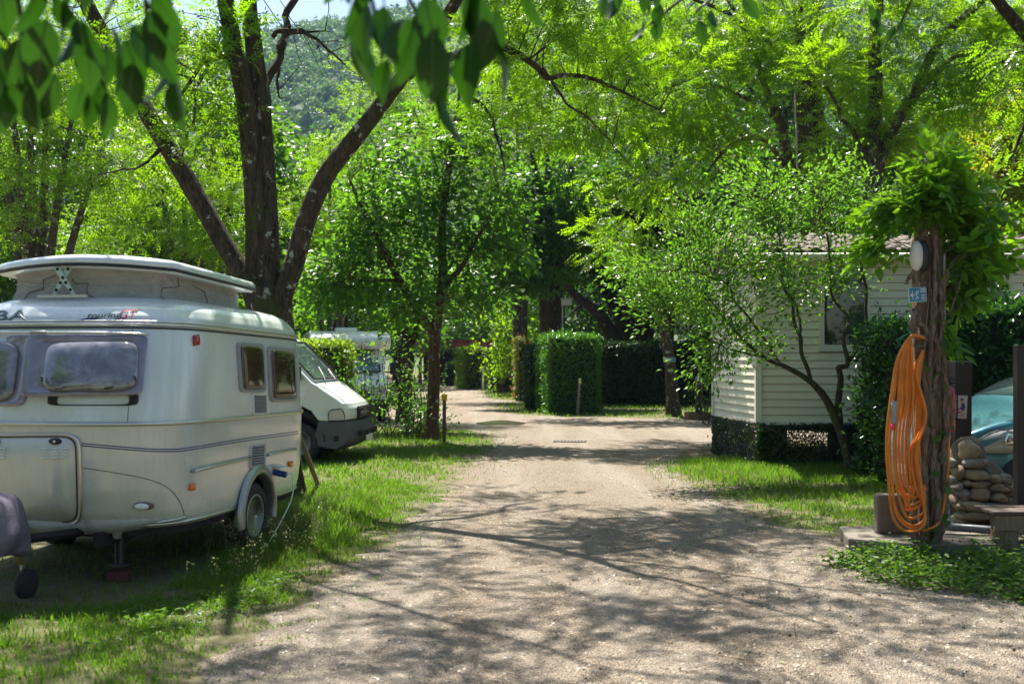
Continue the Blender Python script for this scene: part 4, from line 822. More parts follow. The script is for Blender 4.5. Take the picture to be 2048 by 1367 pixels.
line('window_seam', [(265, 655), (265, 668)], .002, M_BLACK, cv, .001); line('panel_seam', [(258, 792), (255, 848)], .0022, M_BLACK, cv, .001)
# lettering on the roof front
M_BLUEL = mat('navy_lettering', (.02, .04, .20), .4, vary=.1); M_REDT = mat('red_lettering', (.55, .03, .07), .4, vary=.1); M_GREYT = mat('grey_lettering', (.07, .12, .13), .4, vary=.1); M_SHADT = mat('blue_grey_lettering', (.16, .22, .30), .4, vary=.1)
def letter(name, s_, org, ex, ey, m, shear=0, off=.004, bold=0):
    V, F = text_mesh(s_, 1, shear); W = max(v[0] for v in V) - min(v[0] for v in V)
    q = []
    for v in V: q.append(on(org[0] + v[0] / W * ex[0] + v[1] * ey[0], org[1] + v[0] / W * ex[1] + v[1] * ey[1], off))
    o = obj(name, q, F, m, cv); md = o.modifiers.new('thick', 'SOLIDIFY'); md.thickness = .002; md.offset = 1; return o
letter('lettering', 'ERIBA', (-98, 643), (148, -2), (0, -30), M_SHADT, .18)
letter('lettering', 'ERIBA', (-97, 642), (146, -2), (0, -27), M_GREYT, .18, .007)
letter('lettering', 'touring', (173, 637), (68, -2), (2, -17), M_GREYT, .25)
letter('lettering', 'GT', (236, 638), (34, -1), (3, -26), M_REDT, .2)
def decal(name, pts, m, off=.003):
    q = [on(x, y, off) for x, y in pts]; return obj(name, q, [tuple(range(len(q)))], m, cv)
decal('emblem', [(155, 640), (176, 635.5), (203, 634), (192, 639), (182, 644), (170, 641.5)], M_BLUEL); decal('emblem', [(262, 622), (272, 619), (284, 618), (273, 622)], M_GREYT)
# locker lid in the nose
hl = panel('front_locker', [(-72, 868), (162, 866), (166, 1048), (-70, 1052)], [(1, .0), (1, .014), (.975, .018), (.955, .016), (.945, .004), (.93, .004), (.925, .014), (.5, .014), (.06, .014)], CV_LO, cv, 9, 60)
panel('lid_seal', [(-63, 873), (154, 871), (158, 1043), (-61, 1046)], [(1, .010), (1, .0165), (.985, .0175), (.975, .012)], M_BLACK, hl, 9, 60, close=False)
panel('lid_rim', [(-72, 868), (162, 866), (166, 1048), (-70, 1052)], [(1.005, .0), (1.005, .018), (.985, .022), (.968, .018), (.962, .006)], M_ALU, hl, 9, 60, close=False)
for cx in (113, -10):
    panel('latch', [(cx - 13, 875), (cx + 13, 875), (cx + 13, 888), (cx - 13, 888)], [(1, .012), (1, .02), (.8, .026), (.1, .026)], M_BLACK, hl, 2, 20); panel('lock', [(cx - 3, 879), (cx + 3, 879), (cx + 3, 885), (cx - 3, 885)], [(1, .026), (1, .031), (.1, .031)], M_ALU, hl, 2, 10)
    for i in range(3):
        for j in range(4):
            x0 = (83 if cx > 50 else -45) + i * 21.5; y0 = 894 + j * 6; panel('louvre', [(x0, y0), (x0 + 17, y0), (x0 + 17, y0 + 4), (x0, y0 + 4)], [(1, .013), (.9, .022), (.4, .024), (.1, .024)], CV_UP, hl, 3, 12)
# stripes and seams
for dy, r, m in ((0, .0048, M_BLUEL), (4.6, .0048, M_BLUEL)):
    line('stripe', [(164, 886 + dy), (220, 891 + dy), (300, 897 + dy), (350, 897.5 + dy), (385, 893.5 + dy), (430, 886 + dy), (500, 875 + dy), (560, 867 + dy), (596, 862 + dy)], r, m, cv, .0)
line('panel_seam', [(167, 935), (220, 943), (280, 954), (320, 966), (345, 983), (362, 1008), (371, 1040)], .003, M_BLACK, cv, .0)
# nose skirt below the rail
N = 26; V = []; ss = np.linspace(-.86, .86, N)
for x in ss:
    W, Lf, _ = cv_dim(.47); y = -Lf * (1 - (abs(x) / W) ** EXN) ** (1 / EYN); k = abs(x) / .86
    V += [(x, y - .006, .485), (x, y - .012, .44), (x, y + .02 + .05 * k, .36 + .09 * k ** 4), (x, y + .08, .36 + .09 * k ** 4)]
obj('nose_skirt', V, [(i * 4 + j, (i + 1) * 4 + j, (i + 1) * 4 + j + 1, i * 4 + j + 1) for i in range(N - 1) for j in range(3)], mat('skirt_metal', (.46, .49, .49), .35, .1, vary=.2, vs=4, dirt=(5, .5, .4, (.16, .16, .14))), cv, smooth=True)
line('nose_rail', [(-60, 1053), (60, 1053), (160, 1050), (230, 1048), (300, 1044), (345, 1038), (372, 1032)], .011, M_ALU, cv, .008)
# corner steady with its crank socket
def wl(px, py, D): return np.array(CVI @ Vector(P(px, py, D)))
sk = on(237, 1067, -.02); obj('crank_socket', cat(lathe([(.028, 0), (.028, .02), (.018, .03), (.006, .03)], 16, 'y', (sk[0], sk[1] - .05, sk[2])), prism([(sk[0] - .06, sk[2] + .055), (sk[0] + .06, sk[2] + .055), (sk[0] + .025, sk[2] - .035), (sk[0] - .025, sk[2] - .035)], sk[1] - .035, sk[1] - .02, 'y')), None, M_STEEL, cv)
jb = wl(238, 1165, 7.75)
obj('corner_steady', cat(cbox((jb[0] - .02, jb[1], .27), (.012, .04, .36)), cbox((jb[0] + .02, jb[1], .27), (.012, .04, .36)), cbox((jb[0], jb[1] + .012, .27), (.03, .015, .36)), cbox((jb[0], jb[1], .098), (.13, .09, .016))), None, mat('dark_steel', (.10, .10, .105), .5, .6, vary=.3), cv, bevel=.003)
p = np.array(CVM @ Vector((jb[0], jb[1], 0)))
tag(obj('support_block', cbox((0, 0, .04), (.15, .15, .08)), None, mat('red_brown_block', (.11, .025, .02), .8, vary=.3), loc=(p[0], p[1], 0), rot=(0, 0, .2), bevel=.008), 'small dark red block under the caravan corner steady', 'block')
# right-hand side: windows, grilles, rails, lamps
M_FRAME = mat('window_frame_grey', (.28, .29, .28), .4, vary=.12)
for q in ([(471, 683), (525, 689), (529, 784), (478, 784)], [(532, 691), (588, 698), (592, 802), (538, 804)]):
    wd = panel('side_window', q, [(1, .0), (1, .022), (.97, .026), (.86, .024), (.84, .010)], M_FRAME, cv, 10, 40); Q = np.array(q, float); c = Q.mean(0)
    panel('pane', c + (Q - c) * [.84, .86], [(1, .010), (1, .026), (.95, .033), (.85, .035), (.5, .036), (.06, .036)], BROWN, wd, 7, 36)
    line('catch_bar', [bil(q, .12, .91), bil(q, .5, .905), bil(q, .88, .90)], .008, mat('brown_bar', (.22, .13, .10), .4), wd, .04)
    panel('interior', c + (Q - c) * [.84, .86], [(1, .004), (.9, .002), (.1, .002)], M_DARKIN, wd, 7, 30)
for q in ([(503, 786), (534, 788), (535, 828), (505, 829)], [(500, 889), (530, 886), (530, 932), (498, 936)]):
    gr = panel('vent_grille', q, [(1, .0), (1, .014), (.9, .016), (.85, .006), (.1, .006)], M_WHITEP if q[0][1] < 800 else mat('grille_cream', (.5, .5, .46), .5), cv, 14, 36)
    for i in range(8):
        v_ = .10 + .8 * i / 7; line('slat', [bil(q, .1, v_), bil(q, .9, v_)], .0052, M_GREYP, gr, .012, 5, 2); 
    for i in range(7):
        v_ = .155 + .8 * i / 7; line('slot', [bil(q, .12, v_), bil(q, .88, v_)], .0035, M_DARKIN, gr, .007, 4, 2)
for a, b in (((382, 941), (497, 915)), ((531, 909), (585, 898))):
    line('grab_rail', [a, ((a[0] + b[0]) / 2, (a[1] + b[1]) / 2 - .6), b], .011, M_ALU, cv, .035)
    for e in (a, b): obj('rail_foot', tube([on(*e, -.01), on(*e, .04)], .014, 8), None, M_GREYP, cv)
for q, m in (([(377, 966), (388, 964.5), (388, 979), (377, 980.5)], M_ORANGE), ([(576, 922), (583.5, 921), (583.5, 932), (576, 933)], M_ORANGE), ([(385, 671), (395, 668), (397, 690), (386, 692)], M_REDL)):
    panel('marker_lamp', q, [(1, 0), (1, .018), (.8, .024), (.1, .024)], m, cv, 9, 20)
ml = panel('nose_lamp', [(266, 1003), (308, 1003), (308, 1018), (266, 1018)], [(1, 0), (1, .015), (.8, .022), (.1, .022)], mat('lamp_bezel', (.14, .10, .08), .5), cv, 2.2, 24); panel('lens', [(268, 1004), (297, 1004), (297, 1017), (268, 1017)], [(1, .02), (.9, .032), (.5, .042), (.1, .044)], mat('white_lens', (.75, .76, .72), .15, coat=1), ml, 2.2, 24)
# wheel arch and wheels
def arch(side):
    V, F = [], []; a = np.linspace(R(-14), R(194), 30)
    prof = [(AR + .035, .0), (AR + .03, .022), (AR - .01, .042), (AR - .045, .042), (AR - .055, .01), (AR - .05, -.06)]
    for t_ in a:
        for r, o in prof: 
            W = cv_dim(AX_Z + r * math.sin(t_))[0]; V.append((side * (1.0 + o), AX_Y + r * math.cos(t_), AX_Z + r * math.sin(t_)))
    n = len(prof)
    for i in range(len(a) - 1):
        for k in range(n - 1): F.append((i * n + k, (i + 1) * n + k, (i + 1) * n + k + 1, i * n + k + 1))
    return V, F
M_ARCH = mat('arch_metal', (.36, .38, .37), .35, .75, vary=.2, vs=6)
M_TYRE = mat('tyre_rubber', (.022, .022, .023), .75, vary=.3, vs=30, bump=.4, bs=60); M_RIM = mat('alloy_rim', (.55, .57, .55), .35, .6, vary=.15, vs=12, dirt=(6, .5, .4, (.15, .13, .10)))
def wheel(parent, name, loc, r, rr, wdt, spokes, side=1, rot=(0, 0, 0), rm=None):
    RM_ = rm or M_RIM
    "wheel on the x axis, outer face towards side"
    o = bpy.data.objects.new(name, None); link(o, parent); o.location = loc; o.rotation_euler = rot; h = wdt / 2 * side
    obj('tyre', lathe([(rr, -h * .9), (rr + .02, -h), (r - .03, -h), (r, -h * .7), (r, h * .7), (r - .03, h), (rr + .02, h), (rr, h * .88)], 44, 'x'), None, M_TYRE, o, smooth=True)
    obj('rim', lathe([(rr + .004, h * .9), (rr - .01, h * .92), (rr - .025, h * .8), (rr - .035, h * .3), (rr - .05, h * .1)] , 40, 'x'), None, RM_, o, smooth=True)
    obj('hub', lathe([(.001, h * .75), (.045, h * .74), (.07, h * .62), (.075, h * .2)], 24, 'x'), None, RM_, o, smooth=True)
    obj('brake_disc', lathe([(.001, h * .12), (rr - .04, h * .1), (rr - .04, 0)], 24, 'x'), None, M_DARKIN, o)
    k = None
    for i in range(spokes):
        a = 2 * math.pi * i / spokes
        if k is None:
            w0, w1 = .55 / spokes * .8, .55 / spokes * 1.25; L0, L1 = .05, rr - .018
            k = obj('spoke', [(h * .7, -w0 / 2 * .6, L0), (h * .7, w0 / 2 * .6, L0), (h * .82, w1 / 2 * .6, L1), (h * .82, -w1 / 2 * .6, L1), (h * .4, -w0 / 2, L0), (h * .4, w0 / 2, L0), (h * .5, w1 / 2, L1), (h * .5, -w1 / 2, L1)],
                    [(0, 1, 2, 3), (4, 7, 6, 5), (0, 4, 5, 1), (1, 5, 6, 2), (2, 6, 7, 3), (3, 7, 4, 0)], RM_, o, bevel=.006)
        else: dup(k, o, rot=(a, 0, 0))
    return o
for s_ in (1, -1):
    obj('wheel_arch', arch(s_), None, M_ARCH, cv, smooth=True)
    wheel(cv, 'wheel', (s_ * .90, AX_Y, .30), .30, .195, .19, 5, s_, (R(20), 0, 0))
obj('wheel_housing', cat(prism([(AX_Y + .40 * math.cos(t_), AX_Z + .40 * math.sin(t_)) for t_ in np.linspace(R(-5), R(185), 16)], -.72, .72, 'x'), cbox((0, .0, .30), (1.5, .08, .08)), cbox((.42, -.9, .33), (.07, 1.5, .1)), cbox((-.42, -.9, .33), (.07, 1.5, .1))), None, M_DARKIN, cv)
# pop-up roof: canvas, scissor struts, lid
def hexa(t0, t1, w, bul, n=10, z=0, wr=None):
    "plan of the pop-up: straight sides, gently bowed ends"
    wr = wr or w; pts = []
    for u in np.linspace(-1, 1, n): pts.append((u * w, t0 - bul * (1 - abs(u) ** 1.6) - .0))
    for u in np.linspace(-1, 1, 7)[1:-1]: pts.append((w + (wr - w) * (u + 1) / 2 + .02 * (1 - u * u), t0 + (t1 - t0) * (u + 1) / 2))
    for u in np.linspace(1, -1, n): pts.append((u * wr, t1 + bul * .6 * (1 - abs(u) ** 2)))
    for u in np.linspace(1, -1, 7)[1:-1]: pts.append((-(w + (wr - w) * (u + 1) / 2 + .02 * (1 - u * u)), t0 + (t1 - t0) * (u + 1) / 2))
    return np.array(pts)
t = NT('grey_canvas'); v = t.pos('Object'); n = t.noise(4, 4, .6, t.pos('Object', (1, 1, 2.5)), 1.5); t.set(base=t.ramp(n.outputs[0], [(.3, (.31, .30, .275)), (.7, (.43, .415, .38))]), rough=.9, spec=.1); t.bump(n.outputs[0], .5, .05); CANVAS = t.m
T0, T1 = -1.14, .42; ks = np.linspace(0, 1, 9); V = []; gq = np.random.default_rng(3)
for k in ks:
    h = hexa(T0, T1, .66, .12, z=0); pin = 1 - .045 * math.sin(math.pi * k); wr_ = gq.normal(0, .006, len(h))
    for (x, y), w_ in zip(h, wr_): V.append((x * pin + w_, (y + .3) * pin - .3 + w_, 2.16 + .27 * k))
nh = len(h); F = [(i * nh + j, i * nh + (j + 1) % nh, (i + 1) * nh + (j + 1) % nh, (i + 1) * nh + j) for i in range(8) for j in range(nh)]
cn = obj('canvas_wall', V, F, CANVAS, cv, smooth=True)
M_SEAM = mat('canvas_seam', (.12, .115, .105), .9); M_CORD = mat('pale_cord', (.5, .5, .46), .7)
def cvp(u, k): a = np.array(V).reshape(9, nh, 3); j = u * nh; i = int(j) % nh; return a[min(8, int(k * 8)), i] * 1.006 + [0, 0, .0]
for a, b in (((.04, .1), (.1, .8)), ((.21, .1), (.15, .7)), ((.30, .1), (.36, .85)), ((.44, .12), (.38, .85))): obj('fold', tube([cvp(a[0] + (b[0] - a[0]) * q, a[1] + (b[1] - a[1]) * q) for q in np.linspace(0, 1, 7)], .004, 4), None, M_SEAM, cn)
obj('cord', tube([cvp(q, .62) + np.array([0, 0, .01 * math.sin(q * 50)]) for q in np.linspace(.02, .5, 34)], .003, 4), None, M_CORD, cn)
prof = [(.0, .80, .005), (.0, .83, -.01), (.035, .855, 0), (.085, .86, 0), (.12, .83, 0), (.145, .74, 0), (.155, .5, 0), (.16, .02, 0)]
V = []
for dz, s_, _ in prof:
    for x, y in hexa(T0, T1 + .02, .78, .20): yy = (y + .3) * (s_ / .86) * 1.03 - .3; V.append((x * s_ / .86, yy, 2.405 + dz * .85 - .012 * y - .035 * (abs(x) / .8) ** 2))
F = [(i * nh + j, i * nh + (j + 1) % nh, (i + 1) * nh + (j + 1) % nh, (i + 1) * nh + j) for i in range(len(prof) - 1) for j in range(nh)]
lid = obj('pop_up_lid', V, F + [tuple(range(nh))[::-1]], CV_ROOF, cv, smooth=True)
rim = [np.array(V[2 * nh + j]) * [1.003, 1.003, 1] + [0, 0, -.004] for j in range(nh)]; obj('rubber_edge', tube(rim, .014, 6, closed=True), None, M_BLACK, lid, smooth=True)
M_MINT = mat('mint_painted_steel', (.42, .56, .49), .45, vary=.15)
def strut(x0, z0, x1, z1, y):
    d = np.array([x1 - x0, 0, z1 - z0]); L = np.linalg.norm(d); d /= L; n = np.array([-d[2], 0, d[0]]) * .022; a = np.array([x0, y, z0]); b = np.array([x1, y, z1]); e = np.array([0, .008, 0])
    V = [a - n * .5, a + n * .5, (a + b) / 2 + n, b + n, b - n, (a + b) / 2 - n]; V = V + [v + e for v in V]
    o = obj('scissor_strut', V, [tuple(range(6)), tuple(range(11, 5, -1))] + [(i, i + 6, (i + 1) % 6 + 6, (i + 1) % 6) for i in range(6)], M_MINT, cv)
    for q in (.2, .45, .62, .92): c = a + (b - a) * q; obj('hole', lathe([(.001, -.004), (.013, -.004), (.013, 0)], 12, 'y', c), None, M_DARKIN, o)
sa = np.array(CVI @ Vector(P(108, 587, 7.98))); sb = np.array(CVI @ Vector(P(150, 543, 7.98))); ys = -1.34
strut(sa[0] + .03, 2.20, sb[0], 2.43, ys); strut(sb[0] + .05, 2.20, sa[0] + .06, 2.43, ys - .012)
obj('strut_rail', cbox(((sa[0] + sb[0]) / 2 + .04, ys - .02, 2.195), (.42, .03, .02)), None, mat('cream_rail', (.55, .55, .45), .5), cv)
# mains inlet with blue plug, and its cable
iq = [(536, 931), (557, 930), (557, 950), (537, 951)]; inlet = panel('mains_inlet', iq, [(1, 0), (1, .02), (.9, .024), (.8, .01), (.1, .01)], M_WHITEP, cv, 9, 20)
a = on(546, 930, .01); b = on(546, 930, .12); obj('flap', [a + [0, -.05, 0], a + [0, .05, 0], b + [0, .05, -.02], b + [0, -.05, -.02], a + [0, -.05, .012], a + [0, .05, .012], b + [0, .05, -.008], b + [0, -.05, -.008]], [(0, 3, 2, 1), (4, 5, 6, 7), (0, 1, 5, 4), (1, 2, 6, 5), (2, 3, 7, 6), (3, 0, 4, 7)], M_WHITEP, inlet)
pa, pb = on(545, 943, 0), on(545, 943, .14); w0, w1 = CVM @ Vector(pa), CVM @ Vector(pb)
pl = thing('mains_cable', 'white mains cable with a blue plug hanging from the caravan side', 'cable', (w0.x, w0.y, 0))
o_ = np.array([w0.x, w0.y, 0]); obj('plug', tube([np.array(w0) - o_, np.array(w1) - o_ + [0, 0, -.015]], .03, 12), None, mat('blue_plug', (.015, .05, .22), .4), pl)
q = np.array(w1) - o_; obj('cord', tube(smooth_path([q, q + [.05, .02, -.02], q + [.07, -.1, -.22], q + [-.02, -.35, -.48], q + [-.09, -.6, -.62], q + [-.3, -.75, -.66]], 7), .006, 6), None, M_WHITEP, pl, smooth=True)
# A-frame, jockey wheel, and covered hitch
obj('drawbar', cat(tube([(-.3, -1.4, .37), (-.06, -2.45, .42)], .035, 4), tube([(.3, -1.4, .37), (.06, -2.45, .42)], .035, 4), tube([(0, -2.3, .42), (0, -2.8, .44)], .04, 8)), None, M_DARKIN, cv)
jw = wl(42, 1150, 7.2); obj('jockey_tube', cat(tube([(jw[0], jw[1], .20), (jw[0], jw[1], .50)], .024, 10), tube([(jw[0] + .004, jw[1], .24), (jw[0] + .004, jw[1], .42)], .03, 10)), None, mat('yellowed_steel', (.30, .28, .14), .5, .4, vary=.3), cv, smooth=True)
j = bpy.data.objects.new('jockey_wheel', None); link(j, cv); j.location = (jw[0] + .03, jw[1] + .02, .062)
obj('tyre', lathe([(.06, -.03), (.10, -.03), (.108, -.015), (.108, .015), (.10, .03), (.06, .03)], 24, 'x'), None, M_TYRE, j, smooth=True); obj('rim', lathe([(.001, .02), (.06, .024), (.065, .0)], 18, 'x'), None, M_STEEL, j); obj('fork', cbox((-.03, 0, .09), (.02, .04, .24)), None, M_STEEL, j)
# hitch cover: loose dark fabric
hc = wl(-38, 1050, 6.7); V, F = [], []; N = 34; gq = np.random.default_rng(8)
prof = [(.0, .34, .02), (.10, .33, .06), (.20, .29, .13), (.25, .245, .2), (.29, .12, .22), (.315, -.0, .215), (.30, -.10, .20), (.31, -.125, .2), (.29, -.13, .19)]
for i, (r, z, _) in enumerate(prof):
    for k in range(N):
        a = 2 * math.pi * k / N; f = 1 + .10 * math.sin(5 * a + i * .5) * (i / 8) + .13 * abs(math.sin(4.5 * a + .8 * i)) + .06 * math.sin(13 * a + 2.1 * i) + .05 * math.sin(3 * a - i) - .1
        zz = z + .02 * math.sin(4 * a + i); V.append((r * f * .80 * math.cos(a), r * f * 1.6 * math.sin(a), zz + (.05 * math.cos(a * 2) if i > 4 else 0)))
for i in range(len(prof) - 1):
    for k in range(N): F.append((i * N + k, i * N + (k + 1) % N, (i + 1) * N + (k + 1) % N, (i + 1) * N + k))
t = NT('hitch_cover_fabric'); n = t.noise(6, 4, .6, t.pos()); t.set(base=t.ramp(n.outputs[0], [(.3, (.085, .075, .105)), (.7, (.14, .125, .165))]), rough=.38, spec=.6); t.bump(n.outputs[0], .5, .04)
cw = CVM @ Vector((hc[0] - .05, hc[1], .43)); tag(obj('hitch_cover', V, F, t.m, None, smooth=True, loc=cw, rot=(0, 0, CV_RZ), sub=1), 'crumpled dark purple-grey fabric cover over the caravan drawbar', 'cover')
# leaning stake and a felled log end behind the caravan
a, b = P(600, 872, 11.6), GP(637, 972); tag(obj('leaning_stake', tube([a, b], .033, 8, rough=.04), None, M_WOOD, smooth=True), 'weathered wooden stake leaning at the rear corner of the caravan', 'stake')

# ================================================================== OTHER VEHICLES
def bent(poly, ys, fun):
    "side profile (x,z) swept across y, every point passed through fun(x,y,z)"
    n = len(poly); V = [fun(x, y, z) for y in ys for x, z in poly]; F = []
    for i in range(len(ys) - 1):
        for k in range(n): F.append((i * n + k, i * n + (k + 1) % n, (i + 1) * n + (k + 1) % n, (i + 1) * n + k))
    F.append(tuple(range(n))[::-1]); F.append(tuple((len(ys) - 1) * n + k for k in range(n))); return V, F
CARG = glass_mat('car_glass', (.10, .14, .14), .03, .45); M_TRIMB = mat('black_trim', (.02, .021, .023), .5, vary=.2)
LENS = glass_mat('lamp_lens', (.55, .56, .52), .05, .12); M_SRIM = mat('steel_wheel', (.20, .20, .19), .5, .5, vary=.3)
# white van, nose to the right; local x forward, origin under the front axle
VP = np.array([-3.44, 17.3, 0]); va = thing('camper_van', 'white panel van with a grey bumper parked behind the caravan', 'van', VP, R(-4))
VANW = mat('van_white', (.66, .71, .67), .25, vary=.05, vs=2, coat=.7, dirt=(3, .6, .25, (.35, .35, .28)))
def vfun(x, y, z):
    k = max(0., (x + .1) / 1.05); s_ = 1 - .17 * k ** 2.2; tz = 1 - .10 * max(0, (z - 1.05) / 1.2) ** 1.3
    return (x - .16 * (abs(y) / .98) ** 3 * max(0, k), y * s_ * tz, z)
ys = np.linspace(-.98, .98, 15)
body = [(-4.3, .42), (-.48, .42), (-.46, .62), (-.36, .82), (-.18, .93), (.06, .95), (.26, .86), (.40, .70), (.74, .69), (.88, .71), (.905, .80), (.89, .90), (.84, .98), (.70, 1.08), (.50, 1.20), (.36, 1.29), (.27, 1.33), (-.10, 1.66), (-.42, 1.98), (-.60, 2.12), (-.85, 2.18), (-2.5, 2.22), (-4.25, 2.18), (-4.36, 2.0)]
obj('body', bent(body, ys, vfun), None, VANW, va, bevel=.03)
bump = [(-.30, .24), (.72, .22), (.86, .30), (.965, .40), (.975, .52), (.955, .60), (.93, .69), (.40, .69), (.385, .62), (.34, .50), (.30, .38), (.28, .30)]
bm = obj('bumper', bent([(x, z) for x, z in bump if x > .25], ys * 1.012, vfun), None, mat('grey_bumper', (.075, .08, .09), .55, vary=.15, vs=5), va, bevel=.025)
obj('underside', box(-4.2, .5, -.8, .8, .26, .45), None, M_DARKIN, va)
def vside(poly, off, side=-1, thick=.012):
    "flat shape on the van side: (x,z) outline"
    n = len(poly); A = [np.array(vfun(x, side * (.98 + off), z)) for x, z in poly]; B = [np.array(vfun(x, side * (.98 - .02), z)) for x, z in poly]
    return [*A, *B], [tuple(range(n))] + [(i, i + n, (i + 1) % n + n, (i + 1) % n) for i in range(n)]
for s_ in (-1, 1):
    hl = obj('headlight', vside([(.60, .70), (.90, .705), (.895, .80), (.86, .88), (.82, .90), (.64, .875), (.60, .83)], .006, s_), None, LENS, va, bevel=.01)
    obj('lamp_bowl', vside([(.62, .715), (.88, .72), (.87, .80), (.83, .875), (.65, .86), (.62, .82)], -.006, s_), None, mat('chrome_bowl', (.6, .6, .55), .25, .8), hl)
    obj('lamp_edge', tube([vfun(x, s_ * .992, z) for x, z in [(.60, .70), (.90, .705), (.895, .80), (.86, .88), (.82, .90), (.64, .875), (.60, .83)]], .007, 5, closed=True), None, M_TRIMB, hl)
    obj('indicator', vside([(.02, 1.045), (.05, 1.03), (.065, 1.06), (.055, 1.10), (.02, 1.105)], .02, s_), None, M_ORANGE, va)
    obj('door_window', vside([(-.52, 1.36), (-.02, 1.36), (-.05, 1.45), (-.30, 1.72), (-.52, 1.90)], .004, s_), None, CARG, va)
    obj('door_seam', tube([vfun(x, s_ * .985, z) for x, z in [(-.06, .62), (-.05, .9), (-.06, 1.25), (-.10, 1.42), (-.30, 1.64)]], .004, 4), None, M_TRIMB, va)
    obj('side_strip', vside([(-.9, .80), (.09, .80), (.09, .83), (-.9, .83)], .008, s_), None, mat('red_strip', (.25, .03, .03), .5), va)
    obj('hood_seam', tube([vfun(x, s_ * .86, z + .006) for x, z in [(.27, 1.33), (.5, 1.21), (.70, 1.09), (.82, 1.0)]], .004, 4), None, M_TRIMB, va)
    obj('wing_mirror', cat(cbox((.02, s_ * 1.06, 1.48), (.08, .16, .24)), cbox((.0, s_ * .96, 1.40), (.05, .1, .04))), None, M_TRIMB, va, bevel=.02)
    obj('fog_recess', vside([(.70, .36), (.78, .37), (.78, .46), (.71, .45)], .02, s_), None, M_DARKIN, bm)
    wheel(va, 'wheel', (0, s_ * .86, .335), .335, .205, .21, 6, 1, (R(12), 0, R(90) * s_), M_SRIM); wheel(va, 'wheel', (-2.85, s_ * .86, .335), .335, .205, .21, 6, 1, (R(30), 0, R(90) * s_), M_SRIM)
    obj('arch_liner', cat(tube([(.42 * math.cos(a), s_ * .88, .36 + .46 * math.sin(a)) for a in np.linspace(R(0), R(180), 20)], .05, 6), cbox((0, s_ * .6, .5), (.8, .1, .8))), None, M_DARKIN, va)
ws = [vfun(x, y, z) for y in np.linspace(-.86, .86, 9) for x, z in ((.245, 1.37), (-.08, 1.67), (-.40, 1.99))]; ws = [(x + .018, y, z + .02) for x, y, z in ws]
obj('windscreen', ws, [(i * 3 + k, (i + 1) * 3 + k, (i + 1) * 3 + k + 1, i * 3 + k + 1) for i in range(8) for k in range(2)], CARG, va, smooth=True)
obj('windscreen_seal', tube([ws[0], ws[1], ws[2]] + [ws[i * 3 + 2] for i in range(1, 9)] + [ws[25], ws[24]] + [ws[i * 3] for i in range(7, 0, -1)], .018, 6, closed=True), None, M_TRIMB, va)
obj('wiper', tube([(.33, -.5, 1.36), (.20, -.15, 1.45), (.06, .1, 1.58)], .009, 5), None, M_TRIMB, va); obj('wiper', tube([(.33, .2, 1.36), (.20, .45, 1.45), (.10, .6, 1.54)], .009, 5), None, M_TRIMB, va)
obj('grille', cat(*[cbox((.895, 0, .75 + .045 * i), (.03, 1.0, .02)) for i in range(4)]), None, M_TRIMB, va); obj('grille_backing', cbox((.885, 0, .82), (.02, 1.0, .2)), None, M_DARKIN, va)
obj('air_intake', cat(cbox((.965, -.45, .47), (.03, .35, .09)), cbox((.965, .0, .47), (.03, .4, .09)), cbox((.965, .45, .47), (.03, .35, .09))), None, M_DARKIN, bm); obj('number_plate', cbox((.985, -.05, .38), (.012, .5, .1)), None, M_WHITEP, bm)

# coachbuilt motorhome facing the camera
MP = P(700, 800, 27.5); MP[2] = 0; mh = thing('motorhome', 'white coachbuilt motorhome with an overcab bulge, half hidden by saplings', 'motorhome', MP, R(14))
MHW = mat('motorhome_white', (.78, .79, .80), .25, vary=.04, vs=2, coat=.6)
pf = [(-.30, 1.98), (-.42, 2.04), (-.50, 2.16), (-.47, 2.28), (-.30, 2.38), (.1, 2.46), (.6, 2.50), (5, 2.5), (5.1, 2.4), (5.1, .45), (1.1, .45), (1.1, 1.95)]
obj('living_body', [(y_, x_, z_) for x_, y_, z_ in bent(pf, np.linspace(-1.1, 1.1, 9), lambda x, y, z: (x + .18 * (abs(y) / 1.1) ** 4 * (x < .2), y, z))[0]], bent(pf, np.linspace(-1.1, 1.1, 9), lambda x, y, z: (x, y, z))[1], MHW, mh, bevel=.05)
pc = [(-.9, .35), (1.2, .35), (1.2, 1.96), (.0, 1.96), (-.30, 1.62), (-.55, 1.32), (-.80, 1.18), (-.98, 1.0), (-1.0, .6)]
cab = bent(pc, np.linspace(-.95, .95, 9), lambda x, y, z: (x + .2 * (abs(y) / .95) ** 3 * (x < -.5), y * (1 - .08 * max(0, z - 1.1)), z)); obj('cab', [(y, x, z) for x, y, z in cab[0]], cab[1], MHW, mh, bevel=.04)
wsm = [(y * (1 - .1 * z_), x + .12 * (abs(y) / .9) ** 3 - .02, z_ + .9) for y in np.linspace(-.82, .82, 7) for x, z_ in ((-.55, .47), (-.30, .75), (-.06, 1.02))]
WSB = glass_mat('windscreen_blue_reflection', (.12, .22, .36), .03, .15); obj('windscreen', wsm, [(i * 3 + k, i * 3 + k + 1, (i + 1) * 3 + k + 1, (i + 1) * 3 + k) for i in range(6) for k in range(2)], WSB, mh, smooth=True)  # blue reflection on the windscreen put into the glass tint
obj('windscreen_seal', tube([wsm[0], wsm[1], wsm[2]] + [wsm[i * 3 + 2] for i in range(1, 7)] + [wsm[19], wsm[18]] + [wsm[i * 3] for i in range(5, 0, -1)], .022, 6, closed=True), None, M_TRIMB, mh)
obj('bumper', cbox((0, -.98, .45), (1.9, .2, .34)), None, M_TRIMB, mh, bevel=.05); obj('grille', cbox((0, -1.0, .78), (.9, .06, .16)), None, M_DARKIN, mh)
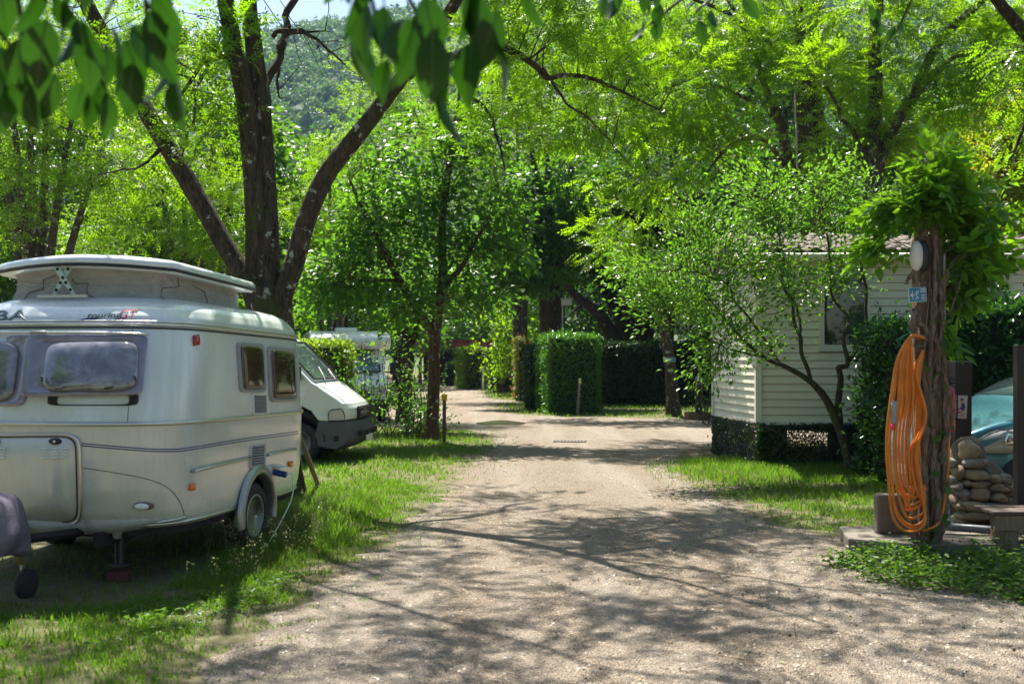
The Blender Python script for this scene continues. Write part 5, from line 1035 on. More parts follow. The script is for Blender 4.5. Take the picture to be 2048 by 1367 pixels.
for s_ in (-1, 1):
    obj('headlight', cbox((s_ * .68, -.90, .85), (.34, .12, .2)), None, LENS, mh, bevel=.03); obj('wing_mirror', cat(cbox((s_ * 1.16, -.15, 1.45), (.16, .08, .34)), cbox((s_ * 1.02, -.12, 1.35), (.16, .04, .04))), None, M_TRIMB, mh, bevel=.02)
    obj('side_window', cbox((s_ * 1.105, 2.4, 1.65), (.02, .9, .5)), None, CARG, mh, bevel=.01); wheel(mh, 'wheel', (s_ * .85, -.2, .33), .33, .2, .2, 6, s_); wheel(mh, 'wheel', (s_ * .9, 3.4, .33), .33, .2, .2, 6, s_)
obj('roof_hatch', cbox((0, 1.5, 2.56), (.6, .6, .1)), None, M_WHITEP, mh, bevel=.02)

# teal car, nose to the left
CP = np.array([6.78, 12.2, 0]); ca = thing('hatchback_car', 'metallic teal hatchback with a long swept headlight behind the stone pile', 'car', CP, R(180 + 15)); ca.scale = (1.07,) * 3
t = NT('teal_metallic'); n = t.noise(900, 2, .5, t.pos()); t.set(base=t.ramp(n.outputs[0], [(.3, (.05, .19, .24)), (.7, (.10, .29, .34))]), rough=.22, metal=.55, coat=1, coatr=.03); TEAL = t.m
NX, NY = 27, 25
def car_top(x): return np.interp(x, [-2.2, -2.05, -1.7, -1.0, -.2, .35, .75, 1.25, 1.6, 1.85, 1.98, 2.06], [.95, 1.1, 1.36, 1.50, 1.53, 1.40, 1.17, 1.05, .95, .84, .74, .62])
def car_wid(x): return np.interp(x, [-2.2, -2.0, -1.5, 0, 1.0, 1.5, 1.8, 2.0, 2.06], [.62, .76, .86, .885, .875, .82, .70, .48, .34])
xs = np.concatenate([np.linspace(-2.2, 1.2, 18), np.linspace(1.3, 2.06, 12)]); secs = []
for x in xs:
    w_, h = car_wid(x), car_top(x); green = max(0, min(1, (h - 1.0) / .5)); belt = min(h - .06, .88); tw = w_ * (1 - .26 * green); row_ = []
    half = [(w_ * .93, .20), (w_, .38), (w_ * 1.0, .62), (w_ * .985, belt * .93), (w_ * .96, belt), (tw * .97 + (w_ - tw) * .45, belt + (h - belt) * .45), (tw * .93, belt + (h - belt) * .82), (tw * .8, h - (h - belt) * .06 - .006), (tw * .45, h), (0, h + .012)]
    row_ = [(x, -a, b) for a, b in half] + [(x, a, b) for a, b in half[::-1][1:]]; secs.append(row_)
n = len(secs[0]); V = [v for r_ in secs for v in r_]; F = [(i * n + k, (i + 1) * n + k, (i + 1) * n + k + 1, i * n + k + 1) for i in range(len(secs) - 1) for k in range(n - 1)] + [tuple(range(n)), tuple((len(secs) - 1) * n + k for k in range(n))[::-1]]
obj('body', V, F, TEAL, ca, smooth=True, sub=1); SA = np.array(secs)
def carpt(x, k, off=0):
    i = np.clip(np.searchsorted(xs, x) - 1, 0, len(xs) - 2); f = (x - xs[i]) / (xs[i + 1] - xs[i]); kk = int(np.clip(np.floor(k), 0, n - 2)); fk = k - kk
    g_ = lambda a, b: SA[i, a, b] * 1.0
    p = (SA[i, kk] * (1 - f) + SA[i + 1, kk] * f) * (1 - fk) + (SA[i, kk + 1] * (1 - f) + SA[i + 1, kk + 1] * f) * fk
    c = np.array([x - .3, 0, .55]); return p + (p - c) / np.linalg.norm(p - c) * off
def carpatch(name, pts, m, parent, off=.012, k=4):
    sp = smooth_path(np.array(pts + pts[:1], float), k)[:-1]; ring_ = [carpt(a, b, off) for a, b in sp]; ring0 = [carpt(a, b, -.03) for a, b in sp]; c = np.array(pts).mean(0); N = len(ring_); top = carpt(c[0], c[1], off + .01)
    return obj(name, [*ring_, *ring0, top], [(i, (i + 1) % N, 2 * N) for i in range(N)] + [(i, i + N, (i + 1) % N + N, (i + 1) % N) for i in range(N)], m, parent, smooth=True)
for sgn in (0, 1):
    kf = (lambda k: k) if sgn == 0 else (lambda k: n - 1 - k)
    hd = carpatch('headlight', [(1.96, kf(2.5)), (1.75, kf(2.1)), (1.4, kf(2.15)), (1.08, kf(2.9)), (1.02, kf(4.3)), (1.3, kf(4.4)), (1.68, kf(3.6))], LENS, ca, .014)
    carpatch('lamp_bowl', [(1.54, kf(2.5)), (1.3, kf(2.6)), (1.25, kf(3.5)), (1.48, kf(3.4))], mat('chrome', (.7, .7, .65), .12, 1), hd, .022); obj('lamp_edge', tube([carpt(a, kf(b), .016) for a, b in smooth_path([(1.96, 2.5), (1.75, 2.1), (1.4, 2.15), (1.08, 2.9), (1.02, 4.3), (1.3, 4.4), (1.68, 3.6), (1.96, 2.5)], 4)], .005, 4), None, M_TRIMB, hd)
    obj('hood_seam', tube([carpt(a, kf(b), .004) for a, b in [(1.96, 7.2), (1.7, 6.6), (1.4, 6.1), (1.0, 6.2), (.8, 6.4)]], .004, 4), None, M_TRIMB, ca)
    for x in (1.3, -1.35): wheel(ca, 'wheel', (x, -.78 if sgn == 0 else .78, .31), .31, .2, .19, 5, 1, (R(9), 0, R(-90) if sgn == 0 else R(90)))
    carpatch('side_window', [(.2, kf(5.3)), (-.4, kf(5.2)), (-1.2, kf(5.2)), (-1.3, kf(5.9)), (-.5, kf(6.4)), (.0, kf(6.2))], CARG, ca, .006)
    obj('wing_mirror', blob((.45, (-1 if sgn == 0 else 1) * .98, 1.0), (.07, .1, .08), 3, .05), None, TEAL, ca, smooth=True)
carpatch('windscreen', [(.70, 7), (.74, 9), (.70, 11), (.3, 11), (.22, 9), (.3, 7)], CARG, ca, .012); obj('bumper_seam', tube([carpt(1.9, k, .006) for k in np.linspace(2.6, n - 3.6, 20)], .004, 4), None, M_TRIMB, ca)
obj('badge', lathe([(.001, .012), (.05, .012), (.05, 0)], 20, 'x', (2.075, 0, .6)), None, M_ALU, ca); obj('number_plate', cbox((2.08, 0, .4), (.01, .5, .1)), None, M_WHITEP, ca)

# ================================================================== MOBILE HOME
HM = thing('mobile_home', 'cream clapboard mobile home with a tiled roof behind the small crooked tree', 'mobile home', (3.95, 16.0, 0))
HX, HY = 3.95, 16.0; ZB, ZT = .70, 3.32
M_SIDE = mat('cream_siding', (.72, .69, .57), .5, vary=.06, vs=3, stretch=(.6, .6, 4), dirt=(2.5, .55, .22, (.36, .36, .27))); M_SIDE2 = mat('corner_trim_cream', (.66, .64, .54), .45, vary=.05)
plan = [(0, 0), (-.29, 2.0), (.8, 3.9), (10.5, 3.9), (10.5, 0)]
obj('inner_wall', prism(plan, ZB + .02, ZT, 'z'), None, mat('sheathing', (.30, .29, .24), .9), HM)
def board_run(p, q, z0, z1, n, skip=()):
    "clapboards from p to q, rows n, leaving out windows (s0,s1,z0,z1) along the run"
    p, q = np.array(p, float), np.array(q, float); L = np.linalg.norm(q - p); d = (q - p) / L; nr = np.array([d[1], -d[0]]); ang = math.atan2(d[1], d[0]); h = (z1 - z0) / n; cache = {}
    for i in range(n):
        a = z0 + i * h; segs = [(0, L)]
        for s0, s1, w0, w1 in skip:
            if a + h * .5 > w0 and a + h * .5 < w1: segs = [x for s_ in segs for x in ((s_[0], min(s_[1], s0)), (max(s_[0], s1), s_[1])) if x[1] - x[0] > .02]
        for s0, s1 in segs:
            key = round(s1 - s0, 3)
            if key not in cache:
                l = s1 - s0; V = [(0, -.030, 0), (l, -.030, 0), (l, -.012, h * .92), (0, -.012, h * .92), (0, .0, 0), (l, .0, 0), (l, 0, h * .92), (0, 0, h * .92)]
                cache[key] = obj('board', V, [(0, 1, 2, 3), (4, 7, 6, 5), (0, 4, 5, 1), (1, 5, 6, 2), (2, 6, 7, 3), (3, 7, 4, 0)], M_SIDE, HM); o = cache[key]
            else: o = dup(cache[key], HM)
            o.location = (p[0] + d[0] * s0, p[1] + d[1] * s0, a); o.rotation_euler = (0, 0, ang)
def hx(px): return (px - 1024) * HY / FPX - HX
def hz(py): return EYE - (py - HZ) * HY / FPX
W1_ = (hx(1638), hx(1738), hz(698), hz(545)); W2_ = (hx(1968), hx(2025), hz(640), hz(560))
board_run((0, 0), (10.5, 0), ZB, ZT, 21, [W1_, W2_]); board_run(plan[1], plan[0], ZB, ZT, 21)
for x, y in (plan[0], plan[1]): obj('corner_trim', cbox((x, y - .02, (ZB + ZT) / 2), (.10, .10, ZT - ZB)), None, M_SIDE2, HM, bevel=.008)
obj('base_rail', cat(cbox((5.25, -.035, ZB - .01), (10.5, .05, .05))), None, M_SIDE2, HM)
GL = glass_mat('dark_window_glass', (.06, .09, .08), .03, .25)
for k, (x0, x1, z0, z1) in enumerate((W1_, W2_)):
    f_ = .07; wn = obj('window', cat(box(x0, x1, -.055, .02, z0, z0 + f_), box(x0, x1, -.055, .02, z1 - f_, z1), box(x0, x0 + f_, -.055, .02, z0 + f_, z1 - f_), box(x1 - f_, x1, -.055, .02, z0 + f_, z1 - f_)), None, mat('cream_window_frame', (.62, .62, .52), .4), HM)
    obj('pane', box(x0 + f_, x1 - f_, -.022, -.012, z0 + f_, z1 - f_), None, GL, wn); obj('curtain', [(x0 + f_ + (x1 - x0 - 2 * f_) * t_ / 24, -.005 + .008 * math.sin(t_ * 1.9), z) for z in (z0 + f_, z1 - f_) for t_ in range(25)], [(i, i + 1, 26 + i, 25 + i) for i in range(24)], mat('green_grey_curtain', (.10, .15, .12), .9), wn)
    obj('sill', box(x0 - .03, x1 + .03, -.085, 0, z0 - .035, z0 - .002), None, M_SIDE2, wn)
# shallow roof of wavy tiles
M_TILE = mat('weathered_tile', (.16, .12, .10), .85, vary=.35, vs=5, bump=.3, dirt=(6, .5, .5, (.09, .09, .07))); RS = math.tan(R(13)); zr = ZT + .10
obj('roof_deck', [(-.45, -.30, zr - .05), (10.8, -.30, zr - .05), (10.8, 2, zr - .05 + 2.3 * RS), (-.2, 2, zr - .05 + 2.3 * RS), (10.8, 4.3, zr - .05), (-.2, 4.3, zr - .05)], [(0, 1, 2, 3), (3, 2, 4, 5), (0, 3, 5), (1, 4, 2)], M_TILE, HM)
obj('roof_eave', cat(box(-.45, 10.8, -.33, -.30, ZT - .06, zr - .03), box(-.45, 10.8, -.30, .0, ZT - .01, ZT + .01)), None, M_SIDE2, HM); obj('gutter', tube([(-.45, -.38, ZT + .01), (10.8, -.38, ZT + .01)], .055, 8), None, M_SIDE2, HM, smooth=True)
tw, tl, nn_ = .30, .40, 9; V = []
for j, (y, z) in enumerate(((0, .012), (tl, .012 + tl * RS), (0, -.008), (tl, tl * RS - .008))):
    for i in range(nn_): u = i / (nn_ - 1); V.append((u * tw * 1.03, y, z + .028 * math.sin(u * 6.28) + (.012 if y == 0 else 0)))
tF = [(i, i + 1, nn_ + i + 1, nn_ + i) for i in range(nn_ - 1)] + [(2 * nn_ + i, 2 * nn_ + i + 1, i + 1, i) for i in range(nn_ - 1)]
rf = obj('tile', V, tF, M_TILE, HM, smooth=True); rf.location = (-.45, -.36, zr)
gq = np.random.default_rng(2)
for r_ in range(6):
    for c_ in range(37):
        if r_ or c_: dup(rf, HM, (-.45 + c_ * tw, -.36 + r_ * .36, zr + r_ * .36 * RS + gq.normal(0, .003)), rot=(gq.normal(0, .012), gq.normal(0, .01), 0))
# piers, drop pipe and camouflage-net skirt with ivy
for x in (.35, 1.55, 2.9, 4.3): obj('pier', cbox((x, .5, ZB / 2), (.4, .4, ZB - .02)), None, mat('dark_pier', (.045, .042, .04), .9, vary=.3), HM)
obj('drop_pipe', tube([(-.27, 1.98, .02), (-.27, 1.98, ZB + .1)], .04, 8), None, M_SIDE2, HM, smooth=True); obj('chassis', box(.1, 10.3, .1, .3, ZB - .14, ZB - .0), None, M_DARKIN, HM)
def net(p, q, z0, z1, cell, seed, r=.008):
    "hexagonal plastic netting between two feet"
    g = np.random.default_rng(seed); p, q = np.array(p, float), np.array(q, float); L = np.linalg.norm(q - p); a, b = [], []; h = cell * .866
    for j in range(int((z1 - z0) / (h * 1)) + 1):
        for i in range(int(L / cell) + 1):
            s_ = (i + .5 * (j % 2)) * cell; z = z0 + j * h
            for ds, dz in ((cell, 0), (cell / 2, h), (-cell / 2, h)):
                if g.random() < .82 and 0 <= s_ + ds <= L and z + dz <= z1: a.append((s_, z)); b.append((s_ + ds, z + dz))
    a, b = np.array(a) , np.array(b); jit = lambda v: v + .18 * cell * np.stack([np.sin(v[:, 0] * 91 + v[:, 1] * 57), np.cos(v[:, 0] * 71 - v[:, 1] * 83)], -1); a, b = jit(a), jit(b); d = (q - p) / L
    f_ = lambda v: np.stack([p[0] + d[0] * v[:, 0], p[1] + d[1] * v[:, 0] + .02 * np.sin(v[:, 0] * 4), v[:, 1]], -1)
    v, F, _ = twigs(f_(a), f_(b), r, r, g, 0, 3, 2); return v, F
M_NET = mat('dark_green_netting', (.02, .026, .016), .7, vary=.4, vs=8)
nt1 = obj('netting', *net((-.02, -.06), (5.2, -.10), .02, ZB, .055, 4), M_NET, HM); nt1['kind'] = 'stuff'
nt2 = obj('netting', *net((-.33, 2.0), (-.03, -.05), .02, ZB, .05, 5, .012), M_NET, HM); nt2['kind'] = 'stuff'
iv = thing('ivy', 'dark ivy clothing the netting under the mobile home corner', 'ivy', (HX, HY, 0)); gq = np.random.default_rng(6); n = 2600
s_ = np.concatenate([gq.uniform(0, 1, 1300), gq.random(1300) ** 2.2 * 1.0]); pos = np.where((np.arange(n) < 1300)[:, None], np.stack([-.02 - .31 * s_, -.05 + 2.05 * s_, 0 * s_], -1), np.stack([1.35 * s_, -.12 + 0 * s_, 0 * s_], -1)); pos = pos + gq.normal(0, .035, (n, 3)); pos[:, 2] = .03 + .66 * gq.random(n)
nr = np.where((np.arange(n) < 1300)[:, None], np.array([-1, -.3, .3]), np.array([-.1, -1, .3])); v, F = place(LEAF6[0] * [1.5, 1, 1], LEAF6[1], pos, frames(gq.standard_normal((n, 3)) + [0, 0, -.5], nr + .5 * gq.standard_normal((n, 3))), .045 * (.6 + .7 * gq.random(n))); obj('foliage', v, F, L_DARK, iv)
v, F, _ = twigs(np.stack([gq.uniform(-.2, 1.2, 40), np.full(40, -.1), np.zeros(40)], -1), np.stack([gq.uniform(-.2, 1.2, 40), np.full(40, -.1), gq.uniform(.3, .65, 40)], -1), .007, .004, gq); obj('stems', v, F, VINEB, iv)

# ================================================================== VINE POST CORNER
def at(px, py, D): return P(px, py, D)
# concrete slab
sp_ = [GP(1700, 1106), GP(1712, 1062), (5.3, 9.55, 0), (5.3, 8.7, 0)]; SLH = .13
tag(obj('concrete_slab', cat(prism([(2.99, 8.86), (3.12, 9.5), (5.6, 9.6), (5.6, 8.6), (3.5, 8.58)], 0, SLH, 'z')), None, M_CONC, bevel=.015), 'low worn concrete slab at the foot of the vine post', 'slab')
# square post
PX, PY = 3.66, 8.78; pz = 2.8
vp = thing('wooden_post', 'tall square wooden post wrapped in old vine stems', 'post', (PX, PY, 0)); obj('shaft', cbox((0, 0, pz / 2), (.20, .20, pz)), None, mat('old_post_wood', (.17, .11, .075), .85, vary=.4, vs=7, stretch=(6, 6, .5), bump=.4), vp, bevel=.015)
obj('metal_edge', cbox((.113, -.085, 1.45), (.02, .02, 2.4)), None, M_STEEL, vp)
# vine stems and wisteria crown
vi = thing('climbing_vine', 'twisted grey-brown climbing vine with drooping bright leaves on the post', 'vine', (PX, PY, 0)); gq = np.random.default_rng(14); parts = []
def vstem(pts, r0, r1, seed):
    p_ = smooth_path(np.array(pts, float), 7); n_ = len(p_); gg_ = np.random.default_rng(seed); p_[1:-1] += gg_.normal(0, .006, (n_ - 2, 3)); v, f = tube(p_, np.linspace(r0, r1, n_) * (1 + .15 * np.sin(np.arange(n_) * .9 + seed)), 8, cap=False, rough=.10, seed=seed); parts.append((np.array(v), np.array(f)))
def vpx(px, py, dy=-.14): q = P(px, py, PY + dy); return (q[0] - PX, dy, q[2])
vstem([vpx(1842, 1118), vpx(1828, 1060), vpx(1832, 960), vpx(1836, 860, -.13), vpx(1832, 760), vpx(1835, 690), vpx(1826, 650), vpx(1838, 600), vpx(1832, 540), vpx(1850, 440, -.1)], .035, .024, 1)
vstem([vpx(1870, 1116), vpx(1876, 1010), vpx(1868, 900), vpx(1862, 800), vpx(1858, 740), vpx(1866, 640), vpx(1870, 540), vpx(1868, 450)], .032, .02, 2)
vstem([vpx(1850, 1117), vpx(1885, 1060), vpx(1896, 980), vpx(1890, 880), vpx(1894, 780), vpx(1884, 680), vpx(1880, 560), vpx(1862, 450)], .022, .014, 3)
vstem([vpx(1826, 1020), vpx(1838, 975), vpx(1870, 940), vpx(1890, 900), vpx(1900, 860, 0), vpx(1896, 800, .1)], .018, .012, 4)
vstem([vpx(1846, 900), vpx(1852, 830), vpx(1848, 760), vpx(1840, 700)], .038, .03, 5)
vstem([vpx(1830, 618), vpx(1836, 640), vpx(1862, 672), vpx(1878, 700), vpx(1872, 760), vpx(1858, 800)], .028, .016, 6)
vstem([vpx(1882, 610), vpx(1866, 640), vpx(1850, 668), vpx(1836, 690)], .010, .006, 7)
vstem([vpx(1832, 540), vpx(1818, 556), vpx(1810, 565)], .02, .012, 8)
vstem([vpx(1850, 560), vpx(1862, 600), vpx(1860, 660), vpx(1844, 720), vpx(1870, 770), vpx(1890, 820)], .010, .007, 9)
vstem([vpx(1848, 1100), vpx(1850, 1000, -.16), vpx(1846, 930, -.16), vpx(1852, 850, -.16)], .036, .028, 10)
for k in range(7):
    x0 = gq.uniform(1836, 1890); vstem([vpx(x0 + gq.normal(0, 8), 1110 - 0 * k), vpx(x0 + gq.normal(0, 10), 960), vpx(x0 + gq.normal(0, 12), 820), vpx(x0 + gq.normal(0, 12), 690), vpx(x0 + gq.normal(0, 10), 540)], gq.uniform(.008, .018), .006, 20 + k)
V, F = merge(parts); obj('stems', V, F, VINEB, vi, smooth=True)
lobs = [(.05, -.05, 3.3, .36, .40, .28, 15), (-.3, -.1, 3.1, .28, .3, .22, 9), (.42, -.05, 3.05, .38, .42, .32, 18), (.42, -.05, 2.6, .26, .4, .36, 15), (.2, .1, 2.8, .3, .4, .3, 9), (-.42, 0, 2.75, .2, .3, .2, 6), (.66, 0, 2.6, .12, .25, .22, 6), (.1, .05, 3.5, .36, .3, .14, 9), (.08, -.15, 3.1, .18, .12, .14, 7), (.32, 0, 2.3, .14, .2, .28, 9), (.16, -.1, 1.95, .05, .08, .12, 3)]
tips = lobe_points(lobs, gq, .5); c0 = np.stack([gq.normal(0, .07, len(tips)), gq.normal(-.05, .07, len(tips)), np.clip(tips[:, 2] - gq.uniform(.05, .5, len(tips)), 2.1, 3.2)], -1); v, f, C = twigs(c0, tips, .007, .002, gq, .22, 3, 6); parts = [(v, f)]
per = 6; n = len(tips) * per; idx = np.repeat(np.arange(len(tips)), per); t_ = .5 + .5 * gq.random(n); k = (t_ * 5).astype(int).clip(0, 4); pos = C[idx, k] + (C[idx, k + 1] - C[idx, k]) * (t_ * 5 - k)[:, None]
a = unit((tips - c0)[idx]) * .8 + gq.standard_normal((n, 3)) * .6; a[:, 2] -= .9
PINW = (np.vstack([np.array([[0, 0, 0], [.2, .22, .03], [.2, .5, .03], [0, 1, -.08], [-.2, .5, .03], [-.2, .22, .03]]) * .5 @ np.array([[math.cos(q), math.sin(q), 0], [-math.sin(q), math.cos(q), 0], [0, 0, 1]]) + [0, o, -.25 * o * o] for o, q in [(.2, 1.0), (.24, -.8), (.5, .7), (.55, -.9), (.75, .1)]]), np.vstack([np.array([[0, 1, 2, 3], [0, 3, 4, 5]]) + 6 * i for i in range(5)]))
v, f = place(PINW[0], PINW[1], pos, frames(a, np.array([0, -.1, .8]) + .5 * gq.standard_normal((n, 3))), .25 * (.6 + .7 * gq.random(n))); obj('foliage', v, f, L_WIST, vi)
v, f = parts[0]; obj('shoots', v, f, VINEB, vi)
n = 46; pos = np.stack([gq.uniform(-.12, .14, n), np.full(n, -.17), gq.uniform(.1, 1.9, n)], -1); v, f = place(LEAF6[0] * [1.7, 1, 1], LEAF6[1], pos, frames(gq.standard_normal((n, 3)) + [0, 0, -.6], np.array([0, -1, .2]) + .5 * gq.standard_normal((n, 3))), .06 * (.6 + .8 * gq.random(n))); obj('ivy', v, f, L_HEDGE, vi)
# wall lamp
lp = thing('bulkhead_lamp', 'oval white bulkhead lamp fixed to the vine post', 'lamp', at(1838, 512, PY - .16))
obj('diffuser', blob((-.03, -.02, 0), (.058, .06, .13), 1, .0, 14, 20), None, mat('milky_diffuser', (.62, .60, .56), .35, vary=.05, coat=.4), lp, smooth=True); obj('housing', blob((.035, .01, 0), (.05, .085, .145), 1, .0, 14, 20), None, M_TRIMB, lp, smooth=True)
tag(obj('wooden_block', cbox((0, 0, 0), (.065, .06, .13)), None, mat('pale_block_wood', (.30, .21, .13), .8, vary=.2), loc=at(1889, 556, PY - .02), rot=(0, R(4), 0), bevel=.006), 'small pale wooden block fixed to the side of the vine post', 'block')
# signs: flat print built as thin raised shapes
M_SBLUE = mat('sign_blue', (.02, .19, .34), .35, vary=.06); M_SWHITE = mat('sign_white', (.74, .75, .72), .4, vary=.05); M_INK = mat('sign_ink', (.06, .05, .06), .5); M_SRED = mat('sign_red', (.62, .05, .09), .45); M_SDB = mat('sign_dark_blue', (.03, .06, .26), .45); M_SKIN = mat('sign_skin', (.55, .33, .24), .5); M_SPUR = mat('sign_maroon', (.26, .04, .16), .45); M_SGRN = mat('sign_green', (.06, .20, .09), .45)
def stroke(pts, w, y=-.008):
    "flat polyline stroke in the x,z plane"
    V, F = [], []
    for (a0, b0), (a1, b1) in zip(pts, pts[1:]):
        d = np.array([a1 - a0, b1 - b0]); d = d / (np.linalg.norm(d) + 1e-9); n_ = np.array([-d[1], d[0]]) * w / 2; k = len(V); e = d * w * .35
        for (x, z) in ((a0 - e[0] + n_[0], b0 - e[1] + n_[1]), (a0 - e[0] - n_[0], b0 - e[1] - n_[1]), (a1 + e[0] - n_[0], b1 + e[1] - n_[1]), (a1 + e[0] + n_[0], b1 + e[1] + n_[1])): V.append((x, y - .0002 * len(F), z))
        F.append((k, k + 1, k + 2, k + 3))
    return V, F
def shape(pts, y=-.008): return [(x, y, z) for x, z in pts], [tuple(range(len(pts)))]
def disc(cx, cz, r, y=-.008, n=14): return shape([(cx + r * math.cos(a), cz + r * math.sin(a)) for a in np.linspace(0, 6.28, n + 1)[:-1]], y)
def txt(s_, x, z, size, y=-.008, sx=1):
    V, F = text_mesh(s_, size); return [(x + a * sx, y, z + b) for a, b, _ in V], F
def sq(px, w, h): return w
s1 = thing('direction_sign', 'blue and white sign with an arrow, swimmer and waves on the vine post', 'sign', at(1835, 589, PY - .19), R(6)); s1.rotation_euler = (0, R(-3), R(6))
obj('plate', prism(rrect(-.08, .08, -.063, .063, .006), -.003, .003, 'y'), None, M_SWHITE, s1); obj('field', shape(rrect(-.0765, .0765, -.0595, .0595, .004), -.0045), None, M_SBLUE, s1)
obj('arrow', cat(stroke([(-.047, -.04), (-.047, .03)], .005, -.0065), stroke([(-.066, -.002), (-.03, -.002)], .006, -.0072), stroke([(-.052, .014), (-.068, -.002), (-.052, -.018)], .006, -.008)), None, M_SWHITE, s1)
obj('swimmer', cat(stroke([(-.018, -.04), (-.008, -.018), (-.012, .006), (.002, .02)], .007, -.0065), stroke([(-.012, .006), (-.026, .014)], .005, -.0072), stroke([(-.008, -.018), (.006, -.034)], .006, -.008), stroke([(.0, .012), (.008, .034)], .005, -.0085), disc(-.010, .028, .006, -.0065)), None, M_SWHITE, s1)
obj('waves', cat(*[stroke([(.03 + .036 * q / 8, -.044 + .013 * i + .003 * math.sin(q * 2.2)) for q in range(9)], .0035, -.0065) for i in range(4)], *[stroke([(.026, .022 + .012 * i), (.07, .022 + .012 * i)], .005, -.0065) for i in range(3)]), None, M_SWHITE, s1)
# dark square post with extinguisher and sign behind
D2 = 10.25; dpx = at(1920, 800, D2); dp = tag(obj('dark_post', box(-.085, .085, -.085, .085, 0, EYE - (722 - HZ) * D2 / FPX), None, M_WOODD, loc=(dpx[0], D2, 0), bevel=.008), 'dark brown square timber post behind the vine post', 'post')
tag(obj('notice_board', box(-.075, .075, -.01, .01, 0, EYE - (719 - HZ) * (D2 + .12) / FPX), None, M_CONC, loc=(dpx[0] - .07, D2 + .13, 0)), 'pale grey upright batten behind the dark square post', 'batten')
ex = thing('fire_extinguisher', 'red fire extinguisher hung beside the dark square post', 'extinguisher', (at(1898, 850, 10)[0], 10, at(1898, 864, 10)[2]))
obj('cylinder', lathe([(.03, 0), (.055, .01), (.06, .03), (.06, .38), (.05, .43), (.025, .455), (.02, .47)], 24), None, mat('red_enamel', (.50, .012, .02), .25, coat=.6, vary=.06), ex, smooth=True); obj('valve', cat(lathe([(.022, .465), (.022, .51), (.012, .52)], 12), cbox((.02, 0, .525), (.10, .02, .012)), cbox((.015, 0, .55), (.11, .02, .012))), None, M_TRIMB, ex); obj('hose', tube(smooth_path([(.01, -.01, .5), (.06, -.03, .47), (.065, -.04, .3), (.06, -.04, .12)], 5), .009, 6), None, M_BLACK, ex)
s2 = thing('prohibition_sign', 'white sign crossing out a person washing dishes, on the dark post', 'sign', at(1918, 813, D2 - .105), R(2)); s2.rotation_euler = (0, R(3), 0)
obj('plate', prism(rrect(-.083, .083, -.118, .118, .008), -.003, .003, 'y'), None, mat('sign_cream', (.68, .64, .56), .45, vary=.04), s2)
obj('border', cat(*[stroke([a, b], .002, -.005 - .0003 * i) for i, (a, b) in enumerate(zip(rrect(-.076, .076, -.11, .11, .012), rrect(-.076, .076, -.11, .11, .012)[1:] + rrect(-.076, .076, -.11, .11, .012)[:1]))]), None, M_INK, s2)
obj('tap', cat(stroke([(-.06, .09), (-.04, .10), (-.015, .085)], .006, -.0065), stroke([(-.068, .075), (-.05, .085), (-.035, .06), (-.03, .03)], .007, -.0065), stroke([(-.045, .105), (-.02, .11)], .004, -.0072)), None, M_SGRN, s2)
obj('person', cat(shape([(.018, -.03), (.05, -.035), (.062, .0), (.05, .035), (.03, .045), (.02, .02)], -.0062)), None, M_SDB, s2); obj('head', disc(.022, .062, .018, -.0065), None, M_SKIN, s2); obj('hair', shape([(.005, .075), (.012, .088), (.028, .09), (.04, .08), (.04, .06), (.03, .072)], -.0072), None, M_INK, s2)
obj('arms', cat(stroke([(.028, .01), (.01, -.02), (-.02, -.028)], .012, -.0075)), None, M_SPUR, s2); obj('basin', cat(stroke([(-.06, -.035), (-.045, -.08), (.02, -.09), (.06, -.07)], .006, -.0065), stroke([(-.06, -.035), (.0, -.045), (.06, -.06)], .004, -.007)), None, M_SGRN, s2)
obj('cross', cat(stroke([(-.06, -.005), (.055, -.10)], .008, -.0088), stroke([(-.068, -.092), (.05, -.03)], .008, -.0095)), None, M_SRED, s2)
# orange hose
M_HOSE = mat('orange_hose', (.60, .175, .010), .4, vary=.2, vs=9, c2=(.66, .21, .015), dirt=(14, .6, .5, (.22, .10, .03))); ho = thing('garden_hose', 'thick coil of orange hose hanging from the vine post', 'hose', (PX - .2, PY - .2, 0)); gq = np.random.default_rng(33)
o_ = np.array([PX - .2, PY - .2, 0]); DH = PY - .22
for k in range(10):
    f_ = k / 9; xl = 1772 + 46 * f_ + gq.normal(0, 2.5); w_ = gq.normal(0, 7); bot = 1058 - 70 * f_ + gq.normal(0, 8); dd = DH - .10 + .03 * (k % 3) + .08 * f_ + gq.normal(0, .012)
    c = [(1848, 676, dd + .04), (1834, 670 + 3 * f_, dd), (1818 + 4 * f_, 676, dd - .01), (1794 + 30 * f_, 720, dd - .01), (xl + 8, 800, dd - .02), (xl, 880, dd - .02), (xl + 4, 960, dd - .01), (xl + 14, bot - 28, dd), (1822 + gq.normal(0, 4), bot, dd), (1850, bot - 18, dd), (1846 - 22 * f_ + w_, 970, dd), (1836 - 12 * f_ + w_, 905, dd + .02), (1850 - 14 * f_ - w_ * .5, 830, dd + .03), (1836 - 6 * f_ + w_ * .7, 750, dd + .03), (1846, 700, dd + .05)]
    sp = smooth_path([P(*q) - o_ for q in c], 6); obj('hose_loop', tube(sp, .0125, 8), None, M_HOSE, ho, smooth=True)
obj('hose_tail', tube(smooth_path([P(1892, 800, PY) - o_, P(1897, 880, PY - .13) - o_, P(1894, 960, PY - .14) - o_, P(1880, 1040, PY - .16) - o_, P(1846, 1062, PY - .2) - o_], 6), .0125, 8), None, M_HOSE, ho, smooth=True)
cn_ = P(1787, 826, DH - .12) - o_; obj('coupling', lathe([(.017, -.09), (.024, -.08), (.026, .02), (.03, .03), (.03, .10), (.02, .105)], 16, 'z', cn_), None, M_GREYP, ho, smooth=True); obj('nozzle', lathe([(.012, -.14), (.022, -.085)], 14, 'z', cn_), None, M_SRED, ho, smooth=True)
